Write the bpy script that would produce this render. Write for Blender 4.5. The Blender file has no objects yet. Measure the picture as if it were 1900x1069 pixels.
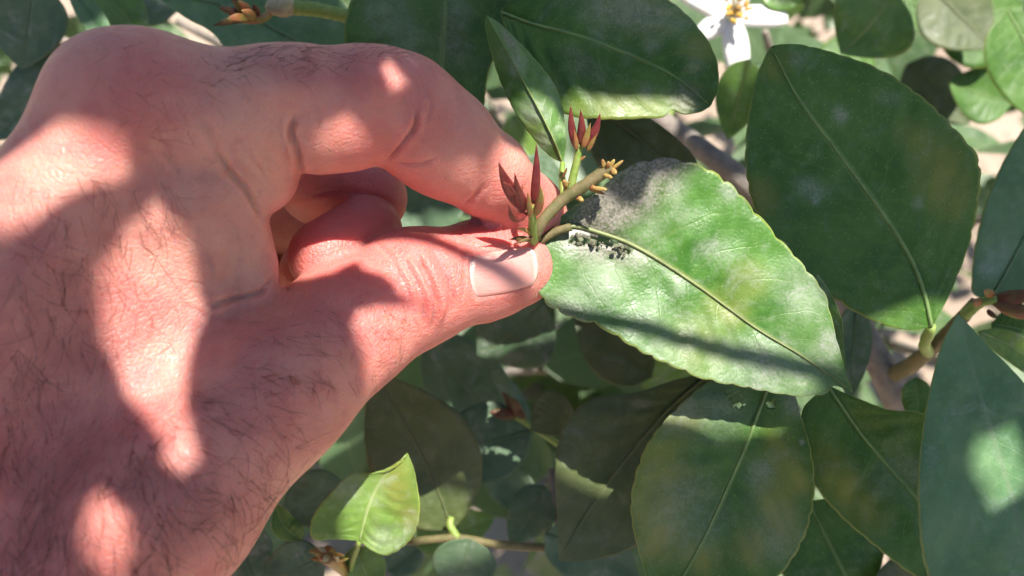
import bpy, bmesh, math, random
import numpy as np
from mathutils import Vector, Matrix

# ------------------------------------------------------------------ camera, sky, sun, exposure
scene = bpy.context.scene
rnd = random.Random(7)
rng = np.random.default_rng(11)
F = 1645.0                       # focal length in photo pixels (photo 1900 x 1069)
CX, CY = 950.0, 534.5
PITCH = math.radians(50)         # the phone looks down into the tree
CAM_H = 1.30
cam_d = bpy.data.cameras.new('camera')
cam = bpy.data.objects.new('camera', cam_d)
scene.collection.objects.link(cam)
cam.location = (0, 0, CAM_H)
cam.rotation_euler = (math.radians(90) - PITCH, 0, 0)
cam_d.sensor_width = 36.0
cam_d.lens = 36.0 * F / 1900.0
cam_d.clip_start = 0.005
cam_d.clip_end = 400.0
cam_d.dof.use_dof = True
cam_d.dof.focus_distance = 0.180
cam_d.dof.aperture_fstop = cam_d.lens / 2.1
scene.camera = cam
RM = np.array(cam.rotation_euler.to_matrix())
C0 = np.array(cam.location)

SUN_CAM = np.array((0.24, 0.61, 0.755)); SUN_CAM /= np.linalg.norm(SUN_CAM)
SUN_W = RM @ SUN_CAM                                  # towards the sun
elev = math.asin(SUN_W[2]); azim = math.atan2(SUN_W[0], SUN_W[1])
world = bpy.data.worlds.new('World'); scene.world = world; world.use_nodes = True
wn = world.node_tree.nodes; wl = world.node_tree.links
bg = wn['Background']; bg.inputs['Strength'].default_value = 0.064
sky = wn.new('ShaderNodeTexSky'); sky.sky_type = 'NISHITA'; sky.sun_disc = False
sky.sun_elevation = elev; sky.sun_rotation = azim
wl.new(sky.outputs[0], bg.inputs['Color'])
sd = bpy.data.lights.new('sun', 'SUN'); sd.energy = 5.0; sd.angle = math.radians(0.53); sd.color = (1.0, 0.955, 0.88)
sun = bpy.data.objects.new('sun', sd); scene.collection.objects.link(sun)
sun.rotation_euler = Vector(SUN_W).to_track_quat('Z', 'Y').to_euler()
sun.location = Vector(SUN_W) * 3
vs = scene.view_settings
vs.view_transform = 'Standard'; vs.look = 'None'; vs.gamma = 1.0; vs.exposure = 1.22; vs.use_curve_mapping = False
scene.render.engine = 'CYCLES'
scene.cycles.use_denoising = True
scene.cycles.max_bounces = 5; scene.cycles.diffuse_bounces = 3; scene.cycles.glossy_bounces = 2; scene.cycles.transmission_bounces = 4
scene.cycles.use_adaptive_sampling = True; scene.cycles.adaptive_threshold = 0.03; scene.cycles.adaptive_min_samples = 12
scene.cycles.sample_clamp_indirect = 6.0

# ------------------------------------------------------------------ helpers
def cam_mm(px, py, z):
    """photo pixel + distance along the lens axis (mm) -> camera space mm (x right, y down, z away)"""
    return np.array([(px - CX) * z / F, (py - CY) * z / F, z], dtype=float)
def c2w(p):
    p = np.asarray(p, dtype=float)
    q = np.stack([p[..., 0], -p[..., 1], -p[..., 2]], -1) * 0.001
    return q @ RM.T + C0
def w2c(w):
    q = (np.asarray(w, dtype=float) - C0) @ RM * 1000.0
    return np.stack([q[..., 0], -q[..., 1], -q[..., 2]], -1)
def w2px(w):
    c = w2c(w)
    return np.stack([c[..., 0] / c[..., 2] * F + CX, c[..., 1] / c[..., 2] * F + CY, c[..., 2]], -1)
def P(px, py, z):
    return c2w(cam_mm(px, py, z))
COL = scene.collection
def link(o, parent=None):
    COL.objects.link(o)
    if parent is not None:
        o.parent = parent
    return o
def tag(o, label=None, cat=None, group=None, kind=None):
    if label: o['label'] = label
    if cat: o['category'] = cat
    if group: o['group'] = group
    if kind: o['kind'] = kind
    return o
def mesh_from(name, verts, faces, mat=None, smooth=True, uv=None):
    me = bpy.data.meshes.new(name)
    me.from_pydata([tuple(map(float, v)) for v in verts], [], [tuple(int(i) for i in f) for f in faces])
    if smooth:
        me.polygons.foreach_set('use_smooth', np.ones(len(me.polygons), dtype=bool))
    if uv is not None:
        ul = me.uv_layers.new(name='UVMap')
        li = np.zeros(len(me.loops), dtype=np.int32); me.loops.foreach_get('vertex_index', li)
        ul.data.foreach_set('uv', np.asarray(uv, dtype=np.float32)[li].ravel())
    if mat: me.materials.append(mat)
    me.update()
    return me
def obj(name, me, parent=None, loc=None):
    o = bpy.data.objects.new(name, me)
    if loc is not None: o.location = loc
    return link(o, parent)
def catmull(pts, n):
    """smooth curve through pts, n points evenly spaced by length"""
    p = np.asarray(pts, dtype=float)
    if len(p) == 2:
        t = np.linspace(0, 1, n)[:, None]
        return p[0] * (1 - t) + p[1] * t
    q = np.vstack([2 * p[0] - p[1], p, 2 * p[-1] - p[-2]])
    out = []
    for i in range(1, len(q) - 2):
        t = np.linspace(0, 1, 24, endpoint=False)[:, None]
        a, b, c, d = q[i - 1], q[i], q[i + 1], q[i + 2]
        out.append(0.5 * ((2 * b) + (c - a) * t + (2 * a - 5 * b + 4 * c - d) * t ** 2 + (3 * b - a - 3 * c + d) * t ** 3))
    out = np.vstack(out + [p[-1:]])
    s = np.concatenate([[0], np.cumsum(np.linalg.norm(np.diff(out, axis=0), axis=1))])
    t = np.linspace(0, s[-1], n)
    return np.stack([np.interp(t, s, out[:, k]) for k in range(out.shape[1])], -1)
def tube_geo(path, radii, seg=8, flat=1.0, up=None, wob=0.0):
    """verts, faces of a closed tapered tube along path (world m)"""
    path = np.asarray(path, dtype=float); n = len(path)
    radii = np.asarray(radii, dtype=float) * np.ones(n)
    tan = np.gradient(path, axis=0); tan /= np.linalg.norm(tan, axis=1)[:, None] + 1e-12
    ref = np.array(up if up is not None else (0.31, -0.52, 0.8)); V = []
    for i in range(n):
        t = tan[i]; a = np.cross(t, ref); a /= np.linalg.norm(a) + 1e-12; b = np.cross(a, t)
        for k in range(seg):
            an = 2 * math.pi * k / seg
            r = radii[i] * (1 + wob * math.sin(3.1 * i + 2.3 * k))
            V.append(path[i] + r * (math.cos(an) * a + flat * math.sin(an) * b))
    Fc = []
    for i in range(n - 1):
        for k in range(seg):
            k2 = (k + 1) % seg
            Fc.append((i * seg + k, i * seg + k2, (i + 1) * seg + k2, (i + 1) * seg + k))
    Fc.append(tuple(range(seg))[::-1]); Fc.append(tuple(range((n - 1) * seg, n * seg)))
    return V, Fc
def tube(name, path, radii, mat, parent=None, seg=8, flat=1.0, up=None, wob=0.0):
    path = np.asarray(path, dtype=float)
    V, Fc = tube_geo(path - path[0], radii, seg, flat, up, wob)
    o = obj(name, mesh_from(name, V, Fc, mat), parent, loc=path[0])
    return o

# ------------------------------------------------------------------ node helpers
class NT:
    def __init__(s, mat):
        s.t = mat.node_tree; s.n = s.t.nodes; s.l = s.t.links
    def node(s, typ, **kw):
        n = s.n.new(typ)
        for k, v in kw.items(): setattr(n, k, v)
        return n
    def put(s, sock, v):
        if isinstance(v, bpy.types.NodeSocket): s.l.new(v, sock)
        else: sock.default_value = v
    def math(s, op, a, b=0.0, c=0.0, clamp=False):
        n = s.node('ShaderNodeMath', operation=op); n.use_clamp = clamp
        s.put(n.inputs[0], a); s.put(n.inputs[1], b); s.put(n.inputs[2], c)
        return n.outputs[0]
    def mix(s, f, a, b):
        n = s.node('ShaderNodeMix', data_type='RGBA'); s.put(n.inputs[0], f)
        for sk, v in ((n.inputs[6], a), (n.inputs[7], b)):
            s.put(sk, v if isinstance(v, bpy.types.NodeSocket) else (*v, 1.0))
        return n.outputs[2]
    def ramp(s, x, lo, hi, a=0.0, b=1.0):
        n = s.node('ShaderNodeMapRange', interpolation_type='SMOOTHSTEP'); s.put(n.inputs[0], x)
        n.inputs[1].default_value = lo; n.inputs[2].default_value = hi
        n.inputs[3].default_value = a; n.inputs[4].default_value = b
        return n.outputs[0]
    def noise(s, vec, scale, detail=3.0, rough=0.55, dist=0.0):
        n = s.node('ShaderNodeTexNoise'); s.l.new(vec, n.inputs['Vector'])
        n.inputs['Scale'].default_value = scale; n.inputs['Detail'].default_value = detail
        n.inputs['Roughness'].default_value = rough; n.inputs['Distortion'].default_value = dist
        return n.outputs[0]
    def voro(s, vec, scale, feature='F1', rand=1.0):
        n = s.node('ShaderNodeTexVoronoi', feature=feature); s.l.new(vec, n.inputs['Vector'])
        n.inputs['Scale'].default_value = scale; n.inputs['Randomness'].default_value = rand
        return n.outputs['Distance']
    def bump(s, h, dist, strength=1.0, normal=None):
        n = s.node('ShaderNodeBump'); s.put(n.inputs['Height'], h)
        n.inputs['Distance'].default_value = dist; n.inputs['Strength'].default_value = strength
        if normal is not None: s.l.new(normal, n.inputs['Normal'])
        return n.outputs[0]
def new_mat(name):
    m = bpy.data.materials.new(name); m.use_nodes = True
    nt = NT(m); bs = nt.n['Principled BSDF']
    return m, nt, bs
def objvec(nt, per_object=False):
    tc = nt.node('ShaderNodeTexCoord')
    v = tc.outputs['Object']
    if per_object:
        oi = nt.node('ShaderNodeObjectInfo')
        ad = nt.node('ShaderNodeVectorMath', operation='ADD')
        nt.l.new(v, ad.inputs[0])
        cb = nt.node('ShaderNodeCombineXYZ')
        nt.l.new(nt.math('MULTIPLY', oi.outputs['Random'], 3.7), cb.inputs[0])
        nt.l.new(nt.math('MULTIPLY', oi.outputs['Random'], 9.1), cb.inputs[1])
        nt.l.new(cb.outputs[0], ad.inputs[1]); v = ad.outputs[0]
    return v, tc.outputs['UV']
HAND_STEP = 2.2
# ------------------------------------------------------------------ materials
MAT = {}
def skin_material():
    m, nt, bs = new_mat('skin'); v, uv = objvec(nt)
    at = nt.node('ShaderNodeAttribute', attribute_name='tone'); tone = at.outputs['Fac']
    n1 = nt.noise(v, 95, 3, 0.6); n2 = nt.noise(v, 420, 2, 0.6); n3 = nt.noise(v, 40, 1, 0.5)
    col = nt.mix(nt.ramp(n1, 0.35, 0.68), (0.57, 0.265, 0.200), (0.46, 0.165, 0.135))
    col = nt.mix(nt.math('MULTIPLY', nt.ramp(n3, 0.45, 0.7), 0.35), col, (0.62, 0.34, 0.255))
    col = nt.mix(nt.math('MAXIMUM', nt.math('MULTIPLY', tone, 0.75), 0.0), col, (0.58, 0.135, 0.12))
    col = nt.mix(nt.math('MAXIMUM', nt.math('MULTIPLY', tone, -0.9), 0.0), col, (0.64, 0.37, 0.255))
    col = nt.mix(nt.math('MULTIPLY', nt.ramp(n2, 0.56, 0.74), 0.28), col, (0.36, 0.15, 0.12))
    blo = nt.node('ShaderNodeAttribute', attribute_name='blotch').outputs['Fac']
    bl = nt.math('MULTIPLY', blo, nt.ramp(nt.noise(v, 62, 3, 0.62, 0.5), 0.42, 0.66, 0.15, 1.0), clamp=True)
    col = nt.mix(nt.math('MULTIPLY', bl, 0.6), col, (0.29, 0.085, 0.075))
    nt.l.new(col, bs.inputs['Base Color'])
    bs.inputs['Subsurface Weight'].default_value = 0.85
    bs.inputs['Subsurface Radius'].default_value = (1.0, 0.32, 0.16)
    bs.inputs['Subsurface Scale'].default_value = 0.0042
    nt.put(bs.inputs['Roughness'], nt.ramp(n2, 0.3, 0.7, 0.42, 0.58))
    bs.inputs['Specular IOR Level'].default_value = 0.42
    # fine furrows of the skin: a net of crossing lines, pores
    def stretched(sx, sy, sz, rot):
        mp = nt.node('ShaderNodeMapping'); nt.l.new(v, mp.inputs[0])
        mp.inputs['Scale'].default_value = (sx, sy, sz); mp.inputs['Rotation'].default_value = rot
        return mp.outputs[0]
    w1 = nt.voro(stretched(1.0, 0.55, 1.0, (0, 0, 0.6)), 1250, 'DISTANCE_TO_EDGE')
    w2 = nt.voro(stretched(0.5, 1.0, 1.0, (0.4, 0, -0.3)), 800, 'DISTANCE_TO_EDGE')
    h = nt.math('ADD', nt.ramp(w1, 0.0, 0.22), nt.math('MULTIPLY', nt.ramp(w2, 0.0, 0.16), 0.8))
    h = nt.math('ADD', h, nt.math('MULTIPLY', n1, 5.0))
    nt.l.new(nt.bump(h, 0.00010, 0.62), bs.inputs['Normal'])
    return m
def nail_material():
    m, nt, bs = new_mat('nail'); v, uv = objvec(nt)
    sp = nt.node('ShaderNodeSeparateXYZ'); nt.l.new(uv, sp.inputs[0])
    u = sp.outputs[0]
    col = nt.mix(nt.ramp(u, 0.90, 0.97), (0.60, 0.275, 0.235), (0.70, 0.50, 0.41))
    col = nt.mix(nt.ramp(u, 0.10, 0.0), col, (0.74, 0.52, 0.47))
    nt.l.new(col, bs.inputs['Base Color'])
    bs.inputs['Subsurface Weight'].default_value = 0.5
    bs.inputs['Subsurface Radius'].default_value = (1.0, 0.5, 0.4); bs.inputs['Subsurface Scale'].default_value = 0.0015
    bs.inputs['Roughness'].default_value = 0.2; bs.inputs['Specular IOR Level'].default_value = 0.55
    wv = nt.node('ShaderNodeTexNoise'); mp = nt.node('ShaderNodeMapping'); nt.l.new(uv, mp.inputs[0])
    mp.inputs['Scale'].default_value = (1.5, 34, 1); nt.l.new(mp.outputs[0], wv.inputs['Vector']); wv.inputs['Scale'].default_value = 1.0
    nt.l.new(nt.bump(wv.outputs[0], 0.0002, 0.5), bs.inputs['Normal'])
    return m
def plain(name, col, rough=0.6, spec=0.4, var=None, scale=300, sss=0.0, bump=0.0):
    m, nt, bs = new_mat(name); v, uv = objvec(nt, True)
    if var is not None:
        nt.l.new(nt.mix(nt.ramp(nt.noise(v, scale, 4, 0.6), 0.34, 0.66), col, var), bs.inputs['Base Color'])
    else: bs.inputs['Base Color'].default_value = (*col, 1)
    bs.inputs['Roughness'].default_value = rough; bs.inputs['Specular IOR Level'].default_value = spec
    if sss:
        bs.inputs['Subsurface Weight'].default_value = sss; bs.inputs['Subsurface Scale'].default_value = 0.001
        bs.inputs['Subsurface Radius'].default_value = (1, .6, .3)
    if bump: nt.l.new(nt.bump(nt.noise(v, scale * 2.2, 4, 0.6), bump, 0.8), bs.inputs['Normal'])
    return m
MAT['skin'] = skin_material(); MAT['nail'] = nail_material()
MAT['hair'] = plain('hair', (0.03, 0.016, 0.011), 0.45, 0.4)
def leaf_material(name, dark, light, vein, dust=0.15, yellow=(0.25, 0.25, 0.05), glands=0.5, rough=0.42, trans=0.22, tcol=(0.22, 0.42, 0.03), dustcol=(0.42, 0.42, 0.36), rim=(0.30, 0.32, 0.06), spec=0.5, per_object=False, fine_relief=True):
    m, nt, bs = new_mat(name); v, uv = objvec(nt, per_object)
    sp = nt.node('ShaderNodeSeparateXYZ'); nt.l.new(uv, sp.inputs[0])
    u = sp.outputs[0]; av = nt.math('ABSOLUTE', nt.math('MULTIPLY_ADD', sp.outputs[1], 2.0, -1.0))
    def attr(n):
        return nt.node('ShaderNodeAttribute', attribute_name=n).outputs['Fac']
    n1 = nt.noise(v, 70, 2, 0.55, 0.4); n2 = nt.noise(v, 380, 3, 0.65); n3 = nt.noise(v, 1900, 0, 0.6)
    # side veins: bowed lines that run out from the midrib
    wob = nt.math('MULTIPLY', nt.math('SUBTRACT', n1, 0.5), 0.9)
    t = nt.math('ADD', nt.math('SUBTRACT', nt.math('MULTIPLY', u, 9.0), nt.math('MULTIPLY', nt.math('POWER', av, 1.3), 2.1)), wob)
    t = nt.math('ABSOLUTE', nt.math('SUBTRACT', nt.math('FRACT', t), 0.5))           # 0.5 on a vein
    sv = nt.math('MULTIPLY', nt.ramp(t, 0.455, 0.5), nt.ramp(av, 0.98, 0.55))
    soft = nt.ramp(t, 0.22, 0.5)
    mv = nt.ramp(av, 0.05, 0.015)
    col = nt.mix(nt.ramp(n1, 0.32, 0.66), dark, light)
    col = nt.mix(nt.math('MULTIPLY', nt.ramp(n2, 0.45, 0.7), 0.30), col, tuple(1.5 * c for c in light))
    yl = nt.math('MULTIPLY', attr('yel'), nt.math('MULTIPLY_ADD', soft, -0.3, 1.05), clamp=True)
    yl = nt.math('MULTIPLY', yl, nt.ramp(n1, 0.2, 0.6, 0.55, 1.15), clamp=True)
    col = nt.mix(yl, col, yellow)
    col = nt.mix(nt.math('MULTIPLY', sv, 0.16), col, vein)
    col = nt.mix(nt.math('MULTIPLY', mv, 0.8), col, vein)
    col = nt.mix(nt.math('MULTIPLY', nt.ramp(av, 0.965, 0.992), 0.55), col, rim)
    if glands:
        vo = nt.voro(v, 1500, 'F1'); g = nt.ramp(vo, 0.30, 0.12)
        g = nt.math('MULTIPLY', g, nt.ramp(nt.noise(v, 900, 1), 0.45, 0.6))
        col = nt.mix(nt.math('MULTIPLY', g, 0.45 * glands), col, (0.36, 0.42, 0.16))
    # dust and dried spray: patches broken up by fine noise, plus the places marked on the leaf
    dn = nt.ramp(nt.noise(v, 150, 5, 0.75, 0.6), 0.48, 0.75)
    fine = nt.ramp(nt.math('MULTIPLY_ADD', n3, 0.5, nt.math('MULTIPLY', n2, 0.6)), 0.30, 0.76)
    du = nt.math('ADD', nt.math('MULTIPLY', dn, dust), nt.math('MULTIPLY', attr('spot'), 1.0))
    du = nt.math('MULTIPLY', du, nt.math('MULTIPLY_ADD', fine, 0.7, 0.35), clamp=True)
    col = nt.mix(du, col, dustcol)
    dirt = nt.math('MULTIPLY', attr('dirt'), nt.math('MULTIPLY_ADD', fine, 0.55, 0.55), clamp=True)
    col = nt.mix(dirt, col, nt.mix(fine, (0.10, 0.085, 0.06), (0.27, 0.25, 0.20)))
    nt.l.new(col, bs.inputs['Base Color'])
    nt.put(bs.inputs['Roughness'], nt.math('ADD', nt.ramp(n2, 0.3, 0.7, rough - 0.06, rough + 0.10), nt.math('MULTIPLY', du, 0.25)))
    bs.inputs['Specular IOR Level'].default_value = spec
    if fine_relief:
        h = nt.math('ADD', nt.math('MULTIPLY', n2, 0.6), nt.math('MULTIPLY', sv, -0.14))
        if glands: h = nt.math('ADD', h, nt.math('MULTIPLY', vo, 0.15))
        nt.l.new(nt.bump(h, 0.00035, 0.6), bs.inputs['Normal'])
    tr = nt.node('ShaderNodeBsdfTranslucent'); nt.l.new(nt.mix(du, nt.mix(0.5, tcol, col), (0.05, 0.06, 0.03)), tr.inputs['Color'])
    mx = nt.node('ShaderNodeMixShader'); mx.inputs[0].default_value = trans
    out = nt.n['Material Output']
    nt.l.new(bs.outputs[0], mx.inputs[1]); nt.l.new(tr.outputs[0], mx.inputs[2]); nt.l.new(mx.outputs[0], out.inputs['Surface'])
    return m
MAT['leaf_held'] = leaf_material('leaf_held', (0.038, 0.125, 0.010), (0.068, 0.175, 0.020), (0.17, 0.22, 0.05), dust=0.50, glands=0.7, trans=0.20, dustcol=(0.31, 0.33, 0.26), rough=0.38)
MAT['leaf_dark'] = leaf_material('leaf_dark', (0.042, 0.112, 0.014), (0.074, 0.158, 0.026), (0.17, 0.27, 0.07), dust=0.20, glands=0.9, trans=0.18, spec=0.32, dustcol=(0.36, 0.38, 0.33))
MAT['leaf_young'] = leaf_material('leaf_young', (0.07, 0.16, 0.025), (0.12, 0.23, 0.05), (0.26, 0.32, 0.10), dust=0.45, glands=0.4, rough=0.34)
MAT['leaf_blue'] = leaf_material('leaf_blue', (0.070, 0.165, 0.062), (0.115, 0.220, 0.090), (0.14, 0.22, 0.11), dust=0.40, glands=0.5, rough=0.5, dustcol=(0.32, 0.40, 0.34))
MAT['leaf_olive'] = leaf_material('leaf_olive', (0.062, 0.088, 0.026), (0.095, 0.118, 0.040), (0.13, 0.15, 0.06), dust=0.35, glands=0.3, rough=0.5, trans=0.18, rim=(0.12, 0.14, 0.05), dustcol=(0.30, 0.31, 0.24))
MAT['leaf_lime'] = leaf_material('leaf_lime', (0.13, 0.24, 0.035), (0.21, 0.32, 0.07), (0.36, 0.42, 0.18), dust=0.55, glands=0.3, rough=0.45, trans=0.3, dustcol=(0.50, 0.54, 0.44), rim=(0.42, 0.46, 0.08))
MAT['leaf_dusty'] = leaf_material('leaf_dusty', (0.060, 0.115, 0.055), (0.100, 0.165, 0.085), (0.15, 0.21, 0.11), dust=0.9, rim=(0.13, 0.17, 0.07), glands=0.0, rough=0.5, dustcol=(0.34, 0.37, 0.31), fine_relief=False)
MAT['leaf_any'] = leaf_material('leaf_any', (0.045, 0.095, 0.036), (0.090, 0.150, 0.060), (0.14, 0.20, 0.09), dust=0.8, rim=(0.14, 0.18, 0.06), glands=0.0, rough=0.45, trans=0.22, per_object=True, fine_relief=False)
MAT['twig_green'] = plain('twig_green', (0.16, 0.25, 0.04), 0.5, 0.4, (0.22, 0.28, 0.07), 500, 0.2, 0.0002)
MAT['twig_brown'] = plain('twig_brown', (0.16, 0.125, 0.06), 0.6, 0.3, (0.10, 0.095, 0.035), 420, 0.0, 0.0003)
MAT['stub'] = plain('stub', (0.34, 0.25, 0.075), 0.65, 0.25, (0.26, 0.12, 0.045), 700, 0.0, 0.0002)
MAT['cork'] = plain('cork', (0.44, 0.38, 0.24), 0.8, 0.2, (0.30, 0.27, 0.14), 600, 0.0, 0.0003)
MAT['bark'] = plain('bark', (0.26, 0.22, 0.185), 0.8, 0.25, (0.16, 0.14, 0.12), 160, 0.0, 0.0008)
MAT['red_bud'] = plain('red_bud', (0.105, 0.010, 0.012), 0.38, 0.5, (0.165, 0.028, 0.020), 420, 0.0, 0.0002)
MAT['olive_bud'] = plain('olive_bud', (0.19, 0.17, 0.035), 0.45, 0.5, (0.30, 0.10, 0.04), 420, 0.0, 0.0002)
MAT['brown_bud'] = plain('brown_bud', (0.10, 0.030, 0.018), 0.5, 0.35, (0.11, 0.075, 0.022), 420, 0.0, 0.0002)
MAT['petal'] = plain('petal', (0.80, 0.79, 0.76), 0.5, 0.4, (0.74, 0.74, 0.72), 200, 0.3, 0.0002)
MAT['anther'] = plain('anther', (0.62, 0.40, 0.07), 0.7, 0.2, (0.52, 0.28, 0.05), 700)
MAT['filament'] = plain('filament', (0.74, 0.70, 0.55), 0.6, 0.3)
MAT['frass'] = plain('frass', (0.15, 0.16, 0.10), 0.9, 0.1, (0.11, 0.10, 0.07), 500, 0, 0.0004)
def soil_material():
    m, nt, bs = new_mat('soil'); v, uv = objvec(nt)
    n1 = nt.noise(v, 3.0, 6, 0.6); n2 = nt.noise(v, 40, 6, 0.65)
    col = nt.mix(nt.ramp(n1, 0.35, 0.65), (0.30, 0.225, 0.168), (0.38, 0.295, 0.228))
    col = nt.mix(nt.ramp(n2, 0.5, 0.72), col, (0.20, 0.14, 0.10))
    nt.l.new(col, bs.inputs['Base Color']); bs.inputs['Roughness'].default_value = 0.95
    nt.l.new(nt.bump(n2, 0.02, 0.7), bs.inputs['Normal'])
    return m
MAT['soil'] = soil_material()
# ------------------------------------------------------------------ ground
def make_ground():
    # one sheet: fine and lumpy below the tree, coarse out to the horizon
    xs = np.concatenate([[-200, -60, -20, -8, -4], np.linspace(-2.6, 2.6, 53), [4, 8, 20, 60, 200]])
    ys = np.concatenate([[-200, -60, -20, -8, -3], np.linspace(-1.5, 3.7, 53), [5, 9, 20, 60, 200]])
    X, Y = np.meshgrid(xs, ys, indexing='ij')
    Zz = 0.018 * np.sin(X * 5.1 + 1) * np.sin(Y * 4.3) + 0.012 * np.sin(X * 13 + Y * 9) + rng.normal(0, 0.006, X.shape)
    Zz[(np.abs(X) > 3) | (np.abs(Y) > 4)] = 0
    n = len(ys); V = np.stack([X, Y, Zz], -1).reshape(-1, 3)
    Fc = [(i * n + j, (i + 1) * n + j, (i + 1) * n + j + 1, i * n + j + 1) for i in range(len(xs) - 1) for j in range(n - 1)]
    tag(obj('ground', mesh_from('ground', V, Fc, MAT['soil'])), 'pale dry bare soil below the lemon tree', 'ground', kind='structure')
make_ground()

# ------------------------------------------------------------------ the tree
TREE_BASE = np.array((0.30, 0.86, 0.0))
tree = bpy.data.objects.new('lemon_tree', None); link(tree); tree.location = TREE_BASE
tree.empty_display_size = 0.1
tag(tree, 'dusty lemon tree with broad toothed leaves, red shoots and a white flower', 'tree')
SHADED = []          # objects the overhead leaves must shade or leave in the sun
def part(o, label=None):
    """hang an object that was built in world space on the tree"""
    o.parent = tree; o.matrix_parent_inverse = Matrix.Translation(-tree.location)
    if label: o['label'] = label
    return o
def leaf_grid(mid, A, B, nu, nv):
    """pixel grid nu x (2nv+1); row k runs from side A over the midrib to side B"""
    m = catmull(mid, nu); a = catmull(A, nu); b = catmull(B, nu)
    k = np.linspace(-1, 1, 2 * nv + 1)
    k = np.sign(k) * np.abs(k) ** 0.85
    side = np.where(k[None, :, None] < 0, a[:, None], b[:, None])
    w = np.abs(k)[None, :, None]
    return m[:, None] * (1 - w) + side * w, k
def blobs(px, lst):
    s = np.zeros(px.shape[0])
    for it in lst:
        x, y, r, w = it[:4]
        e = it[4] if len(it) > 4 else 1.0; an = math.radians(it[5]) if len(it) > 5 else 0.0
        dx, dy = px[:, 0] - x, px[:, 1] - y
        ux = dx * math.cos(an) + dy * math.sin(an); uy = -dx * math.sin(an) + dy * math.cos(an)
        s = s + w * np.exp(-((ux / (r * e)) ** 2 + (uy / r) ** 2) ** 1.5)
    return np.clip(s, 0, 1.2)
def trace_leaf(mid, A, B, z0, gx, gy, mat, label=None, fold=0.10, teeth=17, tooth=0.018, pucker=0.35, wave=0.8, cup=0.0, holes=(), spot=(), yel=(), dirt=(), petiole=None, prad=0.75, nu=72, nv=15, thick=0.28, seed=1, rib=True, twist=0.0, name='leaf'):
    """a leaf from its outline: depth z0 at its middle, gx/gy mm of depth per 100 px, the two halves folded along the midrib"""
    r = np.random.default_rng(seed)
    G, k = leaf_grid(mid, A, B, nu, nv)
    u = np.linspace(0, 1, nu)[:, None] * np.ones_like(k)[None]; vv = np.ones((nu, 1)) * k[None]
    # rounded teeth along the margin
    M = G[:, nv]
    ph = r.uniform(0, 1)
    for sgn, sl in ((-1, slice(0, nv)), (1, slice(nv + 1, None))):
        uu = u[:, sl] + 0.012 * np.sin(u[:, sl] * 23 + seed)
        t = np.abs(np.sin(math.pi * (uu * teeth + ph)))
        jit = 0.75 + 0.5 * np.sin(uu * 37.0 + seed * 1.7) ** 2
        f = 1 - tooth * jit * (1 - t) ** 1.6 * np.clip((np.abs(vv[:, sl]) - 0.55) / 0.45, 0, 1) ** 2 * np.clip(np.minimum(u[:, sl], 1 - u[:, sl]) * 12, 0, 1)
        G[:, sl] = M[:, None] + (G[:, sl] - M[:, None]) * f[..., None]
    cx, cy = G[..., 0].mean(), G[..., 1].mean()
    Z = z0 + gx * (G[..., 0] - cx) / 100 + gy * (G[..., 1] - cy) / 100
    halfw = np.linalg.norm(G - M[:, None], axis=-1) * (z0 / F)                   # mm from the midrib
    Z = Z - fold * halfw + cup * (halfw ** 2) / 20.0
    Z = Z + twist * (u - .5) * vv * halfw
    tv = u * 9.0 - 2.1 * np.abs(vv) ** 1.3 + 0.35 * np.sin(u * 11 + seed * 2.1 + 1.5 * np.sign(vv)) + 0.2 * np.sin(np.abs(vv) * 7 + seed)
    pucker = pucker * (0.55 + 0.45 * np.sin(u * 6.3 + seed + 2.4 * np.sign(vv))) * 0.55
    Z = Z + pucker * np.cos(2 * math.pi * tv) * np.sin(math.pi * np.clip(np.abs(vv), 0, 1)) ** 0.8 * np.sin(math.pi * u) ** 0.6
    Z = Z + wave * np.abs(vv) ** 2 * np.sin(u * r.uniform(7, 11) + r.uniform(0, 6) + 2.0 * np.sign(vv)) * np.sin(math.pi * u)
    Z = Z + 0.35 * np.sin(G[..., 0] / 61.0 + seed) * np.sin(G[..., 1] / 47.0 + 2 * seed)
    # gentle unevenness of the blade
    Z = Z + 0.22 * np.sin(G[..., 0] / 23.0 + 1.3 * seed) * np.sin(G[..., 1] / 19.0 + .7 * seed)
    # groove in which the midrib lies
    Z = Z + 0.35 * np.exp(-(halfw / 1.1) ** 2) * (1 - 0.7 * u)
    gp = G.reshape(-1, 2)
    W = c2w(np.stack([(gp[:, 0] - CX) * Z.ravel() / F, (gp[:, 1] - CY) * Z.ravel() / F, Z.ravel()], -1))
    base = W[nv].copy(); nc = 2 * nv + 1
    Fc = []
    hole_px = [np.asarray(h, float) for h in holes]
    for i in range(nu - 1):
        for j in range(nc - 1):
            c = (G[i, j] + G[i + 1, j] + G[i, j + 1] + G[i + 1, j + 1]) / 4
            if any(((c[0] - h[0]) / h[2]) ** 2 + ((c[1] - h[1]) / h[3]) ** 2 + 0.35 * math.sin(c[0] * .5 + c[1] * .23) < 1 for h in hole_px): continue
            Fc.append((i * nc + j, i * nc + j + 1, (i + 1) * nc + j + 1, (i + 1) * nc + j))
    e1 = W[nc * (nu // 2) + nv + 2] - W[nc * (nu // 2) + nv - 2]; e2 = W[nc * (nu // 2 + 2) + nv] - W[nc * (nu // 2) + nv]
    n = np.cross(e1, e2)
    if n @ (C0 - base) < 0: Fc = [f[::-1] for f in Fc]
    uv = np.stack([u.ravel(), vv.ravel() * .5 + .5], -1)
    me = mesh_from(name, W - base, Fc, MAT[mat], uv=uv)
    for nm, lst in (('spot', spot), ('yel', yel), ('dirt', dirt)):
        if lst:
            me.attributes.new(nm, 'FLOAT', 'POINT').data.foreach_set('value', blobs(gp, lst).astype(np.float32))
    o = obj(name, me, None, loc=base)
    if thick:
        md = o.modifiers.new('thickness', 'SOLIDIFY'); md.thickness = thick * 0.001; md.offset = -1
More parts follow.
